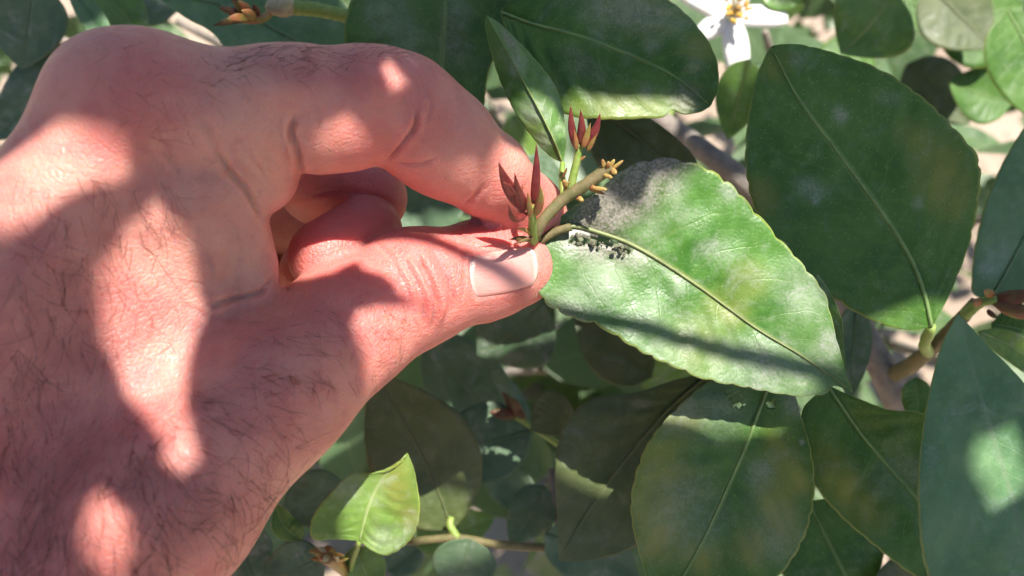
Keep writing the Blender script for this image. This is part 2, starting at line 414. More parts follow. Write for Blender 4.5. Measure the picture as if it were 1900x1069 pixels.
    part(o, label)
    SHADED.append(o)
    if rib:
        L = np.linalg.norm(np.diff(W.reshape(nu, nc, 3)[:, nv], axis=0), axis=1).sum()
        path = W.reshape(nu, nc, 3)[:, nv][::3]
        toc = (C0 - path); toc /= np.linalg.norm(toc, axis=1)[:, None]
        path = path + toc * 0.00032
        rad = np.linspace(0.00046, 0.00009, len(path)) * min(1.3, L / 0.065)
        V, f2 = tube_geo(path - base, rad, 6)
        obj('midrib', mesh_from('midrib', V, f2, MAT['rib_' + mat] if 'rib_' + mat in MAT else MAT['twig_green']), o)
    if petiole:
        pts = [c2w(cam_mm(*q)) for q in petiole]
        path = catmull(np.vstack([[base], pts]), 14)
        V, f2 = tube_geo(path - base, np.linspace(prad, prad * 1.25, 14) * 0.001, 8)
        obj('petiole', mesh_from('petiole', V, f2, MAT['twig_green']), o)
    return o
for k_, c_ in (('leaf_dark', (0.19, 0.29, 0.09)), ('leaf_held', (0.19, 0.22, 0.08)), ('leaf_blue', (0.12, 0.20, 0.09)), ('leaf_olive', (0.11, 0.13, 0.05)), ('leaf_lime', (0.33, 0.42, 0.16)), ('leaf_young', (0.22, 0.30, 0.08)), ('leaf_any', (0.11, 0.18, 0.06)), ('leaf_dusty', (0.13, 0.19, 0.08))):
    MAT['rib_' + k_] = plain('rib_' + k_, c_, 0.5, 0.4, tuple(0.7 * x for x in c_), 300)
def quick_leaf(b, t, width, z, mat, bend=0.0, dz=0.0, seed=3, label=None, fold=0.1, lop=0.5, **kw):
    """b, t: pixels of base and tip; width in pixels; bend: sideways bow as a share of the length; lop: share of the width on side A"""
    b = np.array(b, float); t = np.array(t, float); d = t - b; L = np.linalg.norm(d); d /= L; nrm = np.array((d[1], -d[0]))
    u = np.linspace(0, 1, 13)
    mid = b + d * (u * L)[:, None] + nrm * (bend * L * np.sin(math.pi * u))[:, None]
    w = (u ** 0.66) * (1 - u) ** 0.98 + 0.02 * np.sin(math.pi * u); w = w / w.max()
    A = mid + nrm * (w * width * lop)[:, None]; B = mid - nrm * (w * width * (1 - lop))[:, None]
    g = d * dz / L * 100
    kw.setdefault('nu', 40); kw.setdefault('nv', 8)
    return trace_leaf(mid, A, B, z, g[0], g[1], mat, label, fold=fold, seed=seed, **kw)

# -- leaves one can follow along their margin
trace_leaf([(1003, 446), (1030, 428), (1062, 420), (1100, 428), (1180, 458), (1290, 527), (1400, 607), (1490, 662), (1582, 726)],
           [(1003, 444), (1030, 412), (1062, 385), (1105, 358), (1150, 318), (1215, 293), (1290, 302), (1350, 335), (1400, 388), (1450, 445), (1492, 492), (1530, 542), (1541, 580), (1556, 640), (1569, 690), (1582, 724)],
           [(1003, 450), (1000, 470), (993, 500), (997, 535), (1015, 566), (1060, 590), (1110, 606), (1160, 636), (1205, 662), (1260, 686), (1310, 706), (1370, 717), (1440, 731), (1490, 736), (1532, 731), (1548, 716), (1582, 729)],
           187, 0.2, -0.6, 'leaf_held', 'dusty sunlit leaf held by the hand, grey grime at its base and a chewed edge', fold=0.10, teeth=19, tooth=0.035, pucker=0.45, wave=1.2, seed=2,
           holes=[(1085, 447, 26, 7), (1120, 447, 34, 9), (1160, 466, 16, 5)], nu=120, nv=26,
           dirt=[(1180, 345, 58, 1.0, 1.6, -35), (1120, 395, 40, .8, 1.6, -20), (1090, 450, 36, .9, 1.8, 15), (1030, 590, 40, .55, 1.8, 20), (1165, 470, 30, .6, 1.6, 30), (1240, 300, 26, .6, 2, 0)],
           spot=[(1255, 345, 20, .5), (1350, 355, 18, .55), (1262, 395, 22, .4), (1320, 460, 18, .45, 1.6, 0), (1215, 420, 28, .35), (1250, 640, 60, .25, 2, 20), (1500, 540, 60, .45), (1470, 690, 60, .45, 1.6, 20), (1380, 690, 60, .3), (1100, 520, 40, .35, 1.6, -30), (1540, 640, 30, .5)],
           yel=[(1390, 520, 40, .35), (1350, 570, 30, .5, 1.5, 35), (1300, 640, 60, .3)])
trace_leaf([(1728, 606), (1715, 545), (1690, 480), (1640, 400), (1560, 290), (1480, 180), (1432, 88)],
           [(1728, 606), (1690, 613), (1640, 603), (1580, 576), (1520, 532), (1460, 468), (1420, 422), (1394, 370), (1383, 305), (1386, 235), (1402, 150), (1420, 105), (1431, 86)],
           [(1730, 606), (1760, 552), (1790, 480), (1810, 412), (1820, 345), (1816, 292), (1780, 246), (1720, 186), (1640, 131), (1560, 101), (1490, 83), (1450, 82), (1433, 85)],
           199, 0.4, 0.8, 'leaf_dark', 'broad dark green leaf with a straight pale midrib and faint pale stains', fold=0.05, teeth=22, tooth=0.024, seed=5, pucker=.3, wave=.9, nu=90, nv=20,
           petiole=[(1722, 625, 206), (1714, 642, 214), (1722, 655, 224)], prad=1.1,
           spot=[(1560, 213, 14, .5, 1.3, 70), (1505, 350, 22, .38, 1.4, 15), (1515, 372, 8, .5), (1703, 378, 9, .4, 1.5, 80), (1650, 182, 16, .2, 2, 10), (1480, 110, 18, .2)],
           yel=[(1405, 365, 40, .55), (1750, 330, 50, .5, 1.6, 70), (1690, 250, 30, .25), (1440, 120, 30, .4)])
trace_leaf([(1440, 690), (1418, 738), (1385, 825), (1345, 915), (1305, 1000), (1262, 1080), (1225, 1150)],
           [(1440, 690), (1380, 692), (1320, 705), (1255, 758), (1203, 820), (1176, 890), (1170, 950), (1182, 1015), (1200, 1075), (1222, 1150)],
           [(1442, 690), (1470, 715), (1485, 765), (1508, 850), (1511, 925), (1492, 1000), (1450, 1065), (1390, 1110), (1310, 1140), (1228, 1152)],
           197, 0.0, 0.5, 'leaf_dark', 'leaf with yellow mottling between its veins and small holes near its base', fold=0.04, teeth=20, tooth=0.02, seed=8, nu=110, nv=26,
           holes=[(1366, 738, 11, 9), (1370, 752, 14, 4), (1432, 751, 8, 7), (1352, 728, 4, 3)],
           yel=[(1225, 880, 50, .6, 1.4, 80), (1262, 775, 40, .6), (1215, 1000, 46, .7), (1300, 1040, 36, .55), (1445, 950, 34, .6, 1.8, 70), (1455, 850, 30, .6, 1.8, 60), (1390, 1020, 36, .55), (1485, 900, 24, .5), (1180, 940, 26, .5)],
           spot=[(1410, 880, 30, .35), (1480, 745, 30, .5), (1250, 760, 40, .35), (1488, 820, 5, .7), (1330, 760, 60, .3), (1270, 950, 80, .28), (1440, 990, 60, .25)])
trace_leaf([(1535, 715), (1600, 808), (1660, 878), (1720, 948), (1770, 1010), (1810, 1090)],
           [(1535, 715), (1600, 742), (1650, 760), (1710, 766), (1760, 790), (1800, 860), (1820, 960), (1812, 1090)],
           [(1535, 716), (1490, 760), (1488, 830), (1512, 900), (1560, 958), (1620, 1010), (1680, 1058), (1740, 1090), (1808, 1092)],
           205, 0.4, 0.3, 'leaf_dark', 'dark green leaf with a pale midrib beside the mottled leaf', fold=0.16, teeth=19, tooth=0.02, seed=9, yel=[(1550, 880, 40, .5, 1.6, 60), (1600, 940, 40, .5, 1.5, 45), (1620, 770, 40, .15)],
           spot=[(1690, 870, 24, .3, 2, 45), (1640, 900, 30, .2)], nu=72, nv=14)
trace_leaf([(1778, 582), (1810, 700), (1850, 830), (1890, 960), (1930, 1110)],
           [(1778, 582), (1748, 640), (1726, 720), (1712, 800), (1704, 880), (1705, 960), (1716, 1050), (1750, 1120), (1828, 1160), (1930, 1112)],
           [(1779, 582), (1832, 640), (1884, 692), (1950, 770), (2000, 870), (2025, 960), (2010, 1050), (1932, 1112)],
           170, 0.3, -0.3, 'leaf_blue', 'large blue green leaf with a smooth dusty surface and round sun fleck', fold=-0.02, teeth=18, tooth=0.012, seed=12, pucker=.15, rib=False, nu=90, nv=18)
trace_leaf([(1838, 556), (1880, 480), (1930, 380), (1975, 250), (1990, 180)],
           [(1838, 556), (1806, 545), (1805, 495), (1815, 430), (1832, 368), (1862, 300), (1902, 236), (1945, 195), (1990, 180)],
           [(1839, 556), (1900, 540), (1960, 500), (2010, 420), (2030, 330), (2020, 240), (1990, 180)],
           236, 0.0, 0.5, 'leaf_blue', 'blue green dusty leaf above the reddish sprout', fold=0.06, teeth=17, tooth=0.014, seed=13, spot=[(1850, 480, 25, .4, 2, -60), (1830, 500, 12, .4)])
trace_leaf([(1044, 302), (1030, 265), (1003, 210), (968, 145), (935, 85), (903, 30)],
           [(1044, 302), (1020, 290), (990, 258), (955, 208), (928, 152), (910, 95), (900, 50), (902, 29)],
           [(1045, 302), (1051, 262), (1046, 212), (1034, 165), (1004, 122), (960, 74), (925, 42), (904, 29)],
           186, 0.4, 1.4, 'leaf_young', 'narrow folded young leaf with a yellow margin standing over the index finger', fold=-0.55, teeth=13, tooth=0.03, pucker=0.2, wave=.6, seed=15, nu=72, nv=14,
           petiole=[(1043, 325, 187), (1046, 348, 187.5)], prad=0.6, yel=[(990, 250, 30, .3)], dirt=[(945, 75, 9, .7, 3, 55)], spot=[(990, 205, 26, .5), (960, 120, 20, .3), (1010, 260, 20, .35)])
trace_leaf([(930, 22), (990, 45), (1060, 62), (1150, 95), (1240, 135), (1300, 180), (1318, 196)],
           [(930, 22), (960, -20), (1030, -60), (1130, -50), (1210, -20), (1270, 22), (1312, 72), (1332, 118), (1332, 165), (1319, 195)],
           [(930, 24), (945, 80), (975, 140), (1010, 190), (1060, 216), (1130, 222), (1190, 220), (1232, 217), (1246, 204), (1268, 212), (1300, 208), (1318, 197)],
           202, -0.2, 1.0, 'leaf_dark', 'crinkled green leaf with a brown tip, its lower edge in the sun', fold=0.12, teeth=15, tooth=0.02, pucker=1.1, wave=1.3, seed=17, spot=[(1180, 20, 40, .5, 2.5, 8), (1110, 70, 18, .25), (1210, 85, 16, .3), (1290, 120, 20, .25), (1200, 170, 14, .3)], dirt=[(1085, 120, 22, .3, 2.2, 40), (1272, 185, 30, .75)], yel=[(1150, 205, 40, .4, 3, 0), (1300, 90, 30, .3)], nu=80, nv=16)
trace_leaf([(830, -60), (826, 20), (822, 90), (820, 160), (812, 230), (800, 290)],
           [(830, -60), (730, -50), (660, -10), (640, 40), (642, 110), (680, 190), (740, 250), (798, 290)],
           [(832, -60), (920, -50), (972, -10), (948, 50), (920, 100), (904, 145), (896, 205), (870, 250), (802, 290)],
           212, 0.0, 0.3, 'leaf_dark', 'dark dusty leaf hanging behind the index knuckle', fold=0.12, teeth=14, tooth=0.015, pucker=.8, seed=19, dirt=[(840, 80, 30, .35, 2, 80)], spot=[(720, 20, 50, .3), (850, 20, 30, .3), (760, 80, 40, .25)])
trace_leaf([(250, -30), (330, -10), (430, 15), (520, 60), (600, 110), (680, 160)],
           [(250, -30), (350, -80), (480, -70), (600, -30), (670, 40), (690, 100), (680, 160)],
           [(250, -28), (300, 2), (345, 34), (392, 60), (430, 100), (520, 150), (600, 165), (680, 160)],
           240, 0.0, 0.2, 'leaf_blue', 'blue green leaf behind the corky twig, above the hand', fold=0.08, seed=21)
trace_leaf([(1080, 170), (1130, 215), (1190, 260), (1250, 310), (1300, 350)],
           [(1080, 170), (1150, 190), (1210, 222), (1262, 262), (1292, 298), (1300, 350)],
           [(1080, 172), (1090, 230), (1100, 290), (1140, 340), (1220, 370), (1298, 352)],
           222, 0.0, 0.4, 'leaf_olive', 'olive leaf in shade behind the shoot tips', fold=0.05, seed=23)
trace_leaf([(1380, 440), (1440, 500), (1500, 570), (1550, 650), (1570, 690)],
           [(1380, 440), (1440, 440), (1490, 478), (1532, 528), (1560, 585), (1566, 640), (1571, 690)],
           [(1380, 442), (1390, 500), (1420, 570), (1470, 640), (1530, 690), (1569, 692)],
           198, 0.0, 0.2, 'leaf_young', 'narrow green leaf edge peeping from under the held leaf', fold=0.05, seed=25, rib=False, thick=.3)
trace_leaf([(1320, 690), (1240, 760), (1170, 840), (1110, 920), (1060, 1000), (1040, 1040)],
           [(1320, 690), (1250, 706), (1180, 728), (1105, 738), (1058, 772), (1034, 825), (1030, 890), (1034, 960), (1038, 1038)],
           [(1321, 691), (1330, 780), (1310, 880), (1250, 970), (1170, 1020), (1100, 1040), (1042, 1041)],
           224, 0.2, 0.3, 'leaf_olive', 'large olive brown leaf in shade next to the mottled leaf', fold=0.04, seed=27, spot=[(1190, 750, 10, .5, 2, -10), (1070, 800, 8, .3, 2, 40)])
trace_leaf([(667, 1004), (676, 968), (690, 925), (712, 885), (756, 842)],
           [(667, 1004), (620, 1001), (592, 1003), (576, 996), (579, 962), (608, 921), (650, 880), (690, 879), (722, 873), (742, 860), (755, 842)],
           [(668, 1004), (690, 1022), (716, 1031), (742, 1020), (770, 990), (779, 942), (774, 900), (768, 870), (757, 842)],
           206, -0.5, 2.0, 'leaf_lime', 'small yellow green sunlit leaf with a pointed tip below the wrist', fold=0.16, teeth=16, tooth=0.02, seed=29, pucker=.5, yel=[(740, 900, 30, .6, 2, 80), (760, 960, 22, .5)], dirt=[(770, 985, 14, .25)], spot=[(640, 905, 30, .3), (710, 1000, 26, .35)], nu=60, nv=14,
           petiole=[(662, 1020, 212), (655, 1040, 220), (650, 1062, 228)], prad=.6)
# -- leaves a little behind the plane of focus
for a in [
    # base, tip, width, z, material, bend, dz, seed
    ((840, 985), (690, 690), 210, 246, 'leaf_olive', -0.04, -8, 31), ((988, 798), (788, 838), 150, 258, 'leaf_dusty', 0.03, -5, 32),
    ((1050, 735), (985, 800), 90, 250, 'leaf_olive', 0.1, 0, 33), ((1010, 560), (885, 660), 170, 268, 'leaf_dusty', 0.05, 8, 34),
    ((1210, 700), (1065, 590), 120, 262, 'leaf_olive', 0.0, 5, 35), ((935, 790), (790, 600), 150, 300, 'leaf_dusty', 0.05, 0, 36),
    ((940, 900), (860, 640), 110, 320, 'leaf_dusty', -0.1, 10, 37), ((1010, 900), (945, 1010), 90, 262, 'leaf_dusty', 0.05, 0, 38),
    ((870, 1000), (850, 1110), 120, 240, 'leaf_dusty', 0.0, 5, 39), ((1010, 990), (1190, 1080), 130, 250, 'leaf_dusty', 0.05, 5, 40),
    ((560, 1000), (512, 935), 50, 212, 'leaf_dark', 0.15, -4, 41), ((600, 1030), (480, 1080), 110, 222, 'leaf_dusty', 0.05, 0, 42),
    ((655, 1015), (690, 1110), 85, 226, 'leaf_lime', 0.05, 0, 43), ((770, 1010), (920, 960), 90, 272, 'leaf_lime', 0.0, 10, 44),
    ((1500, 930), (1600, 1130), 210, 236, 'leaf_dark', 0.0, 0, 45), ((1590, 560), (1575, 745), 70, 240, 'leaf_dusty', 0.0, 0, 46),
    ((1840, 600), (1960, 640), 90, 228, 'leaf_dark', 0.05, 0, 47), ((1815, 615), (1960, 730), 55, 222, 'leaf_lime', 0.1, 0, 48),
    ((1390, 110), (1350, 260), 90, 275, 'leaf_young', 0.0, 10, 49), ((1660, -20), (1560, 100), 170, 290, 'leaf_young', 0.05, 10, 50),
    ((1870, 20), (1950, 240), 170, 300, 'leaf_dark', 0.05, 0, 51), ((1720, -30), (1840, 90), 150, 330, 'leaf_olive', 0.0, 0, 52),
    ((1480, 10), (1420, -60), 90, 300, 'leaf_young', 0.0, 0, 53), ((60, -30), (40, 130), 150, 268, 'leaf_dusty', 0.0, 5, 54),
    ((140, 90), (-20, 260), 140, 276, 'leaf_dusty', 0.05, 5, 55), ((130, -20), (215, 120), 46, 246, 'leaf_blue', 0.05, -4, 56),
    ((170, -30), (275, 90), 90, 256, 'leaf_young', 0.05, 0, 57), ((330, 20), (240, -40), 120, 290, 'leaf_dusty', 0.0, 0, 58),
    ((950, 215), (985, 300), 70, 300, 'leaf_lime', 0.0, 0, 59), ((1020, 290), (960, 400), 100, 290, 'leaf_dusty', 0.0, 0, 60),
    ((860, 340), (700, 420), 140, 300, 'leaf_dusty', 0.0, 0, 61), ((1330, 640), (1190, 720), 90, 300, 'leaf_lime', 0.0, 8, 62),
    ((470, 1075), (420, 960), 120, 250, 'leaf_dusty', 0.0, 0, 63), ((640, 900), (520, 960), 110, 262, 'leaf_dusty', 0.0, 0, 64),
    ((900, 860), (1010, 960), 80, 300, 'leaf_dusty', 0.0, 0, 65), ((1700, 700), (1705, 790), 60, 236, 'leaf_dark', 0.0, 0, 66),
    ((1730, 60), (1900, 10), 190, 345, 'leaf_dark', 0.03, 0, 69), ((1600, 70), (1500, 210), 120, 330, 'leaf_dark', 0.05, 0, 70), ((1880, 190), (1760, 150), 110, 350, 'leaf_dark', 0.03, 0, 71), ((1680, 120), (1800, 230), 120, 370, 'leaf_olive', 0.03, 0, 72), ((1560, -40), (1760, 40), 150, 380, 'leaf_dark', 0.03, 0, 73),
    ((720, 1060), (790, 1000), 70, 285, 'leaf_dusty', 0.0, 0, 67), ((1650, 1040), (1700, 1120), 120, 232, 'leaf_olive', 0.0, 0, 68),
]:
    b_, t_, w_, z_, m_, be, dz_, sd_ = a
    quick_leaf(b_, t_, w_, z_, m_, be, dz_, sd_, fold=0.02 + 0.12 * ((sd_ * 37) % 10) / 10)
# ------------------------------------------------------------------ twigs, shoots, flower
def px_path(pts, n=16): return catmull([c2w(cam_mm(*q)) for q in pts], n)
def twig(name, pts, r0, r1, mat, n=20, seg=9, wob=0.04, label=None):
    o = tube(name, px_path(pts, n), np.linspace(r0, r1, n) * 0.001, MAT[mat], None, seg, wob=wob)
    return part(o, label)
def spindle(name, base, tip, width, mat, parent, flat=0.55, bow=0.0, seg=9, pow_=(0.7, 0.9), origin=None):
    """a pointed young leaf or bud still closed: swelling from its base, drawn out to a tip, creased down its face"""
    a, b = np.asarray(base, float), np.asarray(tip, float); n = 14
    u = np.linspace(0, 1, n); L = np.linalg.norm(b - a)
    side = np.cross(b - a, (C0 - a)); side /= np.linalg.norm(side) + 1e-12
    path = a + (b - a) * u[:, None] + side * (bow * L * np.sin(math.pi * u))[:, None]
    w = (u + 0.04) ** pow_[0] * (1.02 - u) ** pow_[1]; w = w / w.max() * width * 0.5
    V = []
    tan = np.gradient(path, axis=0); tan /= np.linalg.norm(tan, axis=1)[:, None]
    for i in range(n):
        f = (C0 - path[i]); f -= tan[i] * (f @ tan[i]); f /= np.linalg.norm(f); s = np.cross(tan[i], f)
        for k in range(seg):
            an = 2 * math.pi * k / seg; c, sn = math.cos(an), math.sin(an)
            crease = 1 - 0.45 * math.exp(-((an - math.pi / 2) / 0.35) ** 2)
            V.append(path[i] + w[i] * (c * s + flat * sn * crease * f))
    Fc = [(i * seg + k, i * seg + (k + 1) % seg, (i + 1) * seg + (k + 1) % seg, (i + 1) * seg + k) for i in range(n - 1) for k in range(seg)]
    Fc.append(tuple(range(seg))[::-1]); Fc.append(tuple(range((n - 1) * seg, n * seg)))
    org = a if origin is None else origin
    o = obj(name, mesh_from(name, np.array(V) - org, Fc, MAT[mat]))
    if origin is None: o.location = org
    if parent is not None: o.parent = parent
    return o
def PP(q): return c2w(cam_mm(*q))

# main branch behind the leaves, its fork and the stem it springs from
twig('branch', [(1120, 140, 312), (1230, 226, 300), (1390, 345, 288), (1500, 470, 280), (1575, 575, 272), (1640, 690, 268), (1672, 770, 276), (1690, 900, 320), (1660, 1150, 420)], 3.3, 5.6, 'bark', 44, 12, 0.05)
twig('branch', [(1645, 700, 268), (1690, 678, 258), (1740, 636, 240), (1785, 590, 226), (1812, 560, 222)], 2.6, 1.6, 'twig_brown', 20, 10, 0.06)
twig('twig', [(1722, 652, 240), (1716, 632, 229), (1726, 610, 219)], 1.5, 1.1, 'twig_green', 10)
twig('twig', [(700, 1008, 245), (770, 1004, 243), (850, 998, 242), (935, 1012, 246), (1060, 1018, 262)], 1.0, 1.3, 'twig_brown', 16)
twig('twig', [(850, 1000, 242), (835, 975, 243), (838, 960, 244)], 1.2, 1.0, 'twig_green', 8)
twig('twig', [(1075, 850, 262), (1000, 800, 258), (960, 775, 257), (935, 765, 258)], 1.2, .8, 'twig_green', 10)
twig('twig', [(1045, 1010, 262), (1030, 930, 262), (1025, 870, 264)], 1.6, 1.2, 'bark', 8)
for b_, t_, w_ in (((960, 772, 257), (908, 765, 255), 3.4), ((975, 780, 257), (932, 728, 256), 3.2), ((965, 765, 257), (945, 735, 254), 2.6)):
    part(spindle('bud', PP(b_), PP(t_), w_ * 0.001, 'brown_bud', None, .8))

# corky twig end with brown sprout, above the hand
ck = twig('twig', [(660, 34, 226), (600, 20, 224), (545, 14, 222), (505, 12, 221)], 1.7, 1.9, 'twig_green', 18, 10, 0.08, 'green twig ending in a tan corky knob')
kp = PP((510, 13, 221))
V_, F_ = tube_geo(px_path([(545, 13, 221.5), (528, 12, 221), (508, 13, 220.5), (494, 16, 220)], 12) - PP((660, 34, 226)), np.array([1.9, 2.1, 2.4, 2.6, 2.7, 2.6, 2.5, 2.3, 2.1, 1.9, 1.5, .9]) * 0.001, 12, wob=.10)
kn_ = obj('knob', mesh_from('knob', V_, F_, MAT['cork']), ck)
sp_ = twig('sprout', [(500, 26, 219), (488, 34, 218), (470, 36, 217.5), (452, 34, 217)], 1.0, 1.3, 'olive_bud', 8, 8, .05, 'brown and olive scaly sprout of pointed leaflets')
for b_, t_, w_, m_ in (((470, 36, 217), (395, 48, 214), 1.9, 'brown_bud'), ((462, 32, 217), (428, -4, 213), 2.6, 'brown_bud'), ((468, 32, 217), (442, 2, 212), 2.2, 'olive_bud'), ((455, 35, 217), (405, 14, 214), 2.1, 'brown_bud'),
                       ((474, 36, 217), (448, 20, 211), 2.4, 'olive_bud'), ((465, 36, 217), (420, 36, 212), 2.2, 'olive_bud'), ((478, 34, 218), (470, 8, 214), 1.8, 'brown_bud')):
    o_ = spindle('bud', PP(b_), PP(t_), w_ * 0.001, m_, sp_, .6, .05, origin=PP((500, 26, 219)))

# the shoot between thumb and finger
st = twig('shoot', [(975, 462, 190), (992, 440, 183), (1004, 414, 181), (1040, 374, 181), (1082, 346, 180), (1122, 318, 179), (1136, 310, 178.5)], 1.15, 1.35, 'twig_brown', 24, 10, .05, 'young brown green shoot with red unopened leaves pinched by the hand')
S0 = PP((975, 462, 190))
def shoot_tube(pts, r0, r1, mat, nm='stalk'):
    p = px_path(pts, 10); V, f = tube_geo(p - S0, np.linspace(r0, r1, 10) * 0.001, 8, wob=.06)
    return obj(nm, mesh_from(nm, V, f, MAT[mat]), st)
def shoot_bud(b, t, w, m, flat=.55, bow=0.0, nm='bud'): return spindle(nm, PP(b), PP(t), w * (.84 if nm == 'bud' else .72) * 0.001, m, st, flat, bow, pow_=(.55, 1.15) if nm == 'bud' else (.4, .45), origin=S0)
shoot_tube([(1058, 362, 182), (1062, 335, 181), (1070, 300, 180), (1076, 268, 179)], 0.95, 0.75, 'twig_green')
shoot_tube([(990, 448, 182.5), (988, 430, 178), (988, 405, 174), (986, 384, 172)], 0.95, 0.75, 'twig_green')
shoot_tube([(1046, 366, 184), (1044, 345, 185), (1042, 325, 186)], 0.75, 0.65, 'twig_green')
for b, t, w, m, bow in (((1068, 272, 179), (1059, 195, 175), 2.0, 'red_bud', -.04), ((1077, 268, 178.5), (1077, 203, 174), 2.2, 'red_bud', .03), ((1086, 272, 178.5), (1114, 209, 175), 2.3, 'red_bud', .06), ((1082, 274, 178), (1096, 228, 175), 1.7, 'olive_bud', .0),
                        ((1070, 278, 178.5), (1066, 240, 176), 1.3, 'olive_bud', .0), ((1090, 280, 178.5), (1108, 248, 176), 1.2, 'olive_bud', 0),
                        ((972, 386, 172), (925, 300, 163), 3.4, 'red_bud', -.05), ((968, 396, 172), (934, 338, 164), 2.3, 'red_bud', .12), ((990, 378, 173), (995, 266, 167), 2.2, 'red_bud', .02), ((980, 388, 171.5), (955, 320, 163), 2.0, 'red_bud', -.05),
                        ((992, 400, 173), (1003, 345, 167), 2.2, 'olive_bud', .06), ((984, 402, 172), (979, 356, 167), 1.5, 'olive_bud', 0.0), ((978, 396, 172), (944, 380, 165), 1.7, 'red_bud', -.25),
                        ((984, 446, 179), (944, 445, 174), 1.4, 'brown_bud', .05), ((990, 436, 178), (958, 424, 173), 1.1, 'olive_bud', .05), ((988, 440, 178), (950, 454, 175), .9, 'brown_bud', .0)):
    shoot_bud(b, t, w, m, .6, bow)
for b, t, w, m in (((1126, 318, 178.5), (1140, 296, 177), 1.3, 'stub'), ((1130, 318, 178), (1156, 298, 176.5), 1.1, 'stub'), ((1134, 314, 178), (1143, 322, 176.5), 1.7, 'stub'), ((1122, 316, 178.5), (1118, 296, 177), 1.3, 'stub'), ((1128, 314, 178), (1129, 300, 176.5), 1.4, 'stub'), ((1120, 324, 178), (1136, 330, 177), 1.2, 'stub'),
                   ((1090, 348, 180), (1126, 352, 178), 1.4, 'stub'), ((1092, 344, 180), (1104, 350, 178.5), 1.5, 'olive_bud'), ((1095, 352, 180), (1122, 360, 179), 1.0, 'olive_bud'), ((1066, 362, 181), (1082, 373, 179.5), 1.6, 'stub'), ((1052, 352, 182), (1046, 334, 180), 1.7, 'stub'), ((1048, 350, 182), (1056, 338, 180.5), 1.3, 'olive_bud'), ((1044, 330, 184), (1052, 312, 182.5), .8, 'olive_bud'), ((1072, 300, 180), (1086, 290, 179), .8, 'olive_bud')):
    shoot_bud(b, t, w, m, .9, 0.0, 'stub')
# stalk of the held leaf
shoot_tube([(990, 452, 187), (1003, 446, 186.2), (1030, 430, 185.5), (1060, 421, 185)], 1.0, 0.85, 'twig_brown')
# chewed crumbs along its midrib
Vc, Fcc = [], []
for i in range(22):
    t = rng.beta(1, 1.3); x = 1042 + 128 * t + rng.normal(0, 5); y = 437 + 30 * t + rng.normal(0, 7)
    c = c2w(cam_mm(x, y, 186.4 + rng.normal(0, .3))); r = rng.uniform(0.15, 0.7) * 0.001 * (1.4 if rng.random() < .15 else 1)
    ic = bmesh.new(); bmesh.ops.create_icosphere(ic, subdivisions=1, radius=1)
    o_ = len(Vc)
    for v in ic.verts: Vc.append(c + np.array(v.co) * r * rng.uniform(.4, 1.5, 3) - S0)
    for f in ic.faces: Fcc.append(tuple(o_ + v.index for v in f.verts))
    ic.free()
fr_ = obj('crumbs', mesh_from('crumbs', Vc, Fcc, MAT['frass'], smooth=False), st); tag(fr_, kind='stuff')

# reddish sprout by the right hand leaves
s2 = twig('shoot', [(1790, 585, 222), (1812, 566, 219), (1832, 558, 217), (1850, 556, 216)], 1.5, 1.1, 'twig_green', 12, 9, .06, 'reddish sprout of unopened leaves above the blue green leaf')
O2 = PP((1790, 585, 222))
for b, t, w, m in (((1838, 556, 217), (1925, 540, 210), 4.0, 'brown_bud'), ((1842, 562, 216), (1925, 575, 211), 3.0, 'brown_bud'), ((1840, 552, 216), (1826, 538, 213), 2.2, 'olive_bud'), ((1820, 566, 218), (1806, 560, 215), 2.6, 'olive_bud'), ((1846, 566, 216), (1920, 592, 214), 2.0, 'olive_bud'), ((1832, 575, 217), (1850, 590, 215), 1.4, 'brown_bud')):
    spindle('bud', PP(b), PP(t), w * 0.001, m, s2, .5, .05, origin=O2)
# dry flower remains beside the small sunlit leaf
s3 = twig('withered_flower', [(640, 1062, 226), (625, 1045, 219), (612, 1034, 214), (606, 1030, 212)], 1.2, 2.2, 'olive_bud', 10, 9, .1, 'withered tan flower remains below the wrist')
O3 = PP((640, 1062, 226))
for i in range(15):
    an = rng.uniform(0, 6.28); rr = rng.uniform(18, 44)
    spindle('sepal', PP((612, 1030, 213)), PP((612 + rr * math.cos(an), 1030 + .6 * rr * math.sin(an), 209 + rng.uniform(-2, 4))), rng.uniform(.7, 1.8) * 0.001, ('stub', 'cork', 'olive_bud')[i % 3], s3, .5, rng.uniform(-.15, .15), origin=O3)

# the white blossom
fl = bpy.data.objects.new('flower', None); link(fl); FLC = PP((1356, 30, 300)); fl.location = FLC; fl.empty_display_size = .01
part(fl, 'open white blossom with yellow stamens')
def petal(ang, L, w, lift):
    n, mN = 12, 7; V = []; 
    dr = np.array((math.cos(ang), math.sin(ang), 0.0)); sdv = np.array((-dr[1], dr[0], 0.0))
    for i in range(n):
        u = i / (n - 1); hw = w * (u + .12) ** .55 * (1.06 - u) ** .5
        for j in range(mN):
            v = j / (mN - 1) * 2 - 1
            z = -lift * u * L + 0.45 * L * u * u + 0.18 * hw * v * v * 2
            V.append(dr * L * u + sdv * hw * v + np.array((0, 0, z)))
    V = np.array(V); Wd = np.stack([V[:, 0], -V[:, 1], -V[:, 2]], -1) * 0.001 @ RM.T
    Fc = [(i * mN + j, i * mN + j + 1, (i + 1) * mN + j + 1, (i + 1) * mN + j) for i in range(n - 1) for j in range(mN - 1)]
    o = obj('petal', mesh_from('petal', Wd, Fc, MAT['petal']), fl)
    md = o.modifiers.new('thickness', 'SOLIDIFY'); md.thickness = 0.0006
for an, L, w in ((80, 21, 8.0), (0, 20, 6.8), (-68, 18, 7.2), (-148, 23, 8.0), (150, 13, 6.6)):
    petal(math.radians(an), L, w, 0.35)
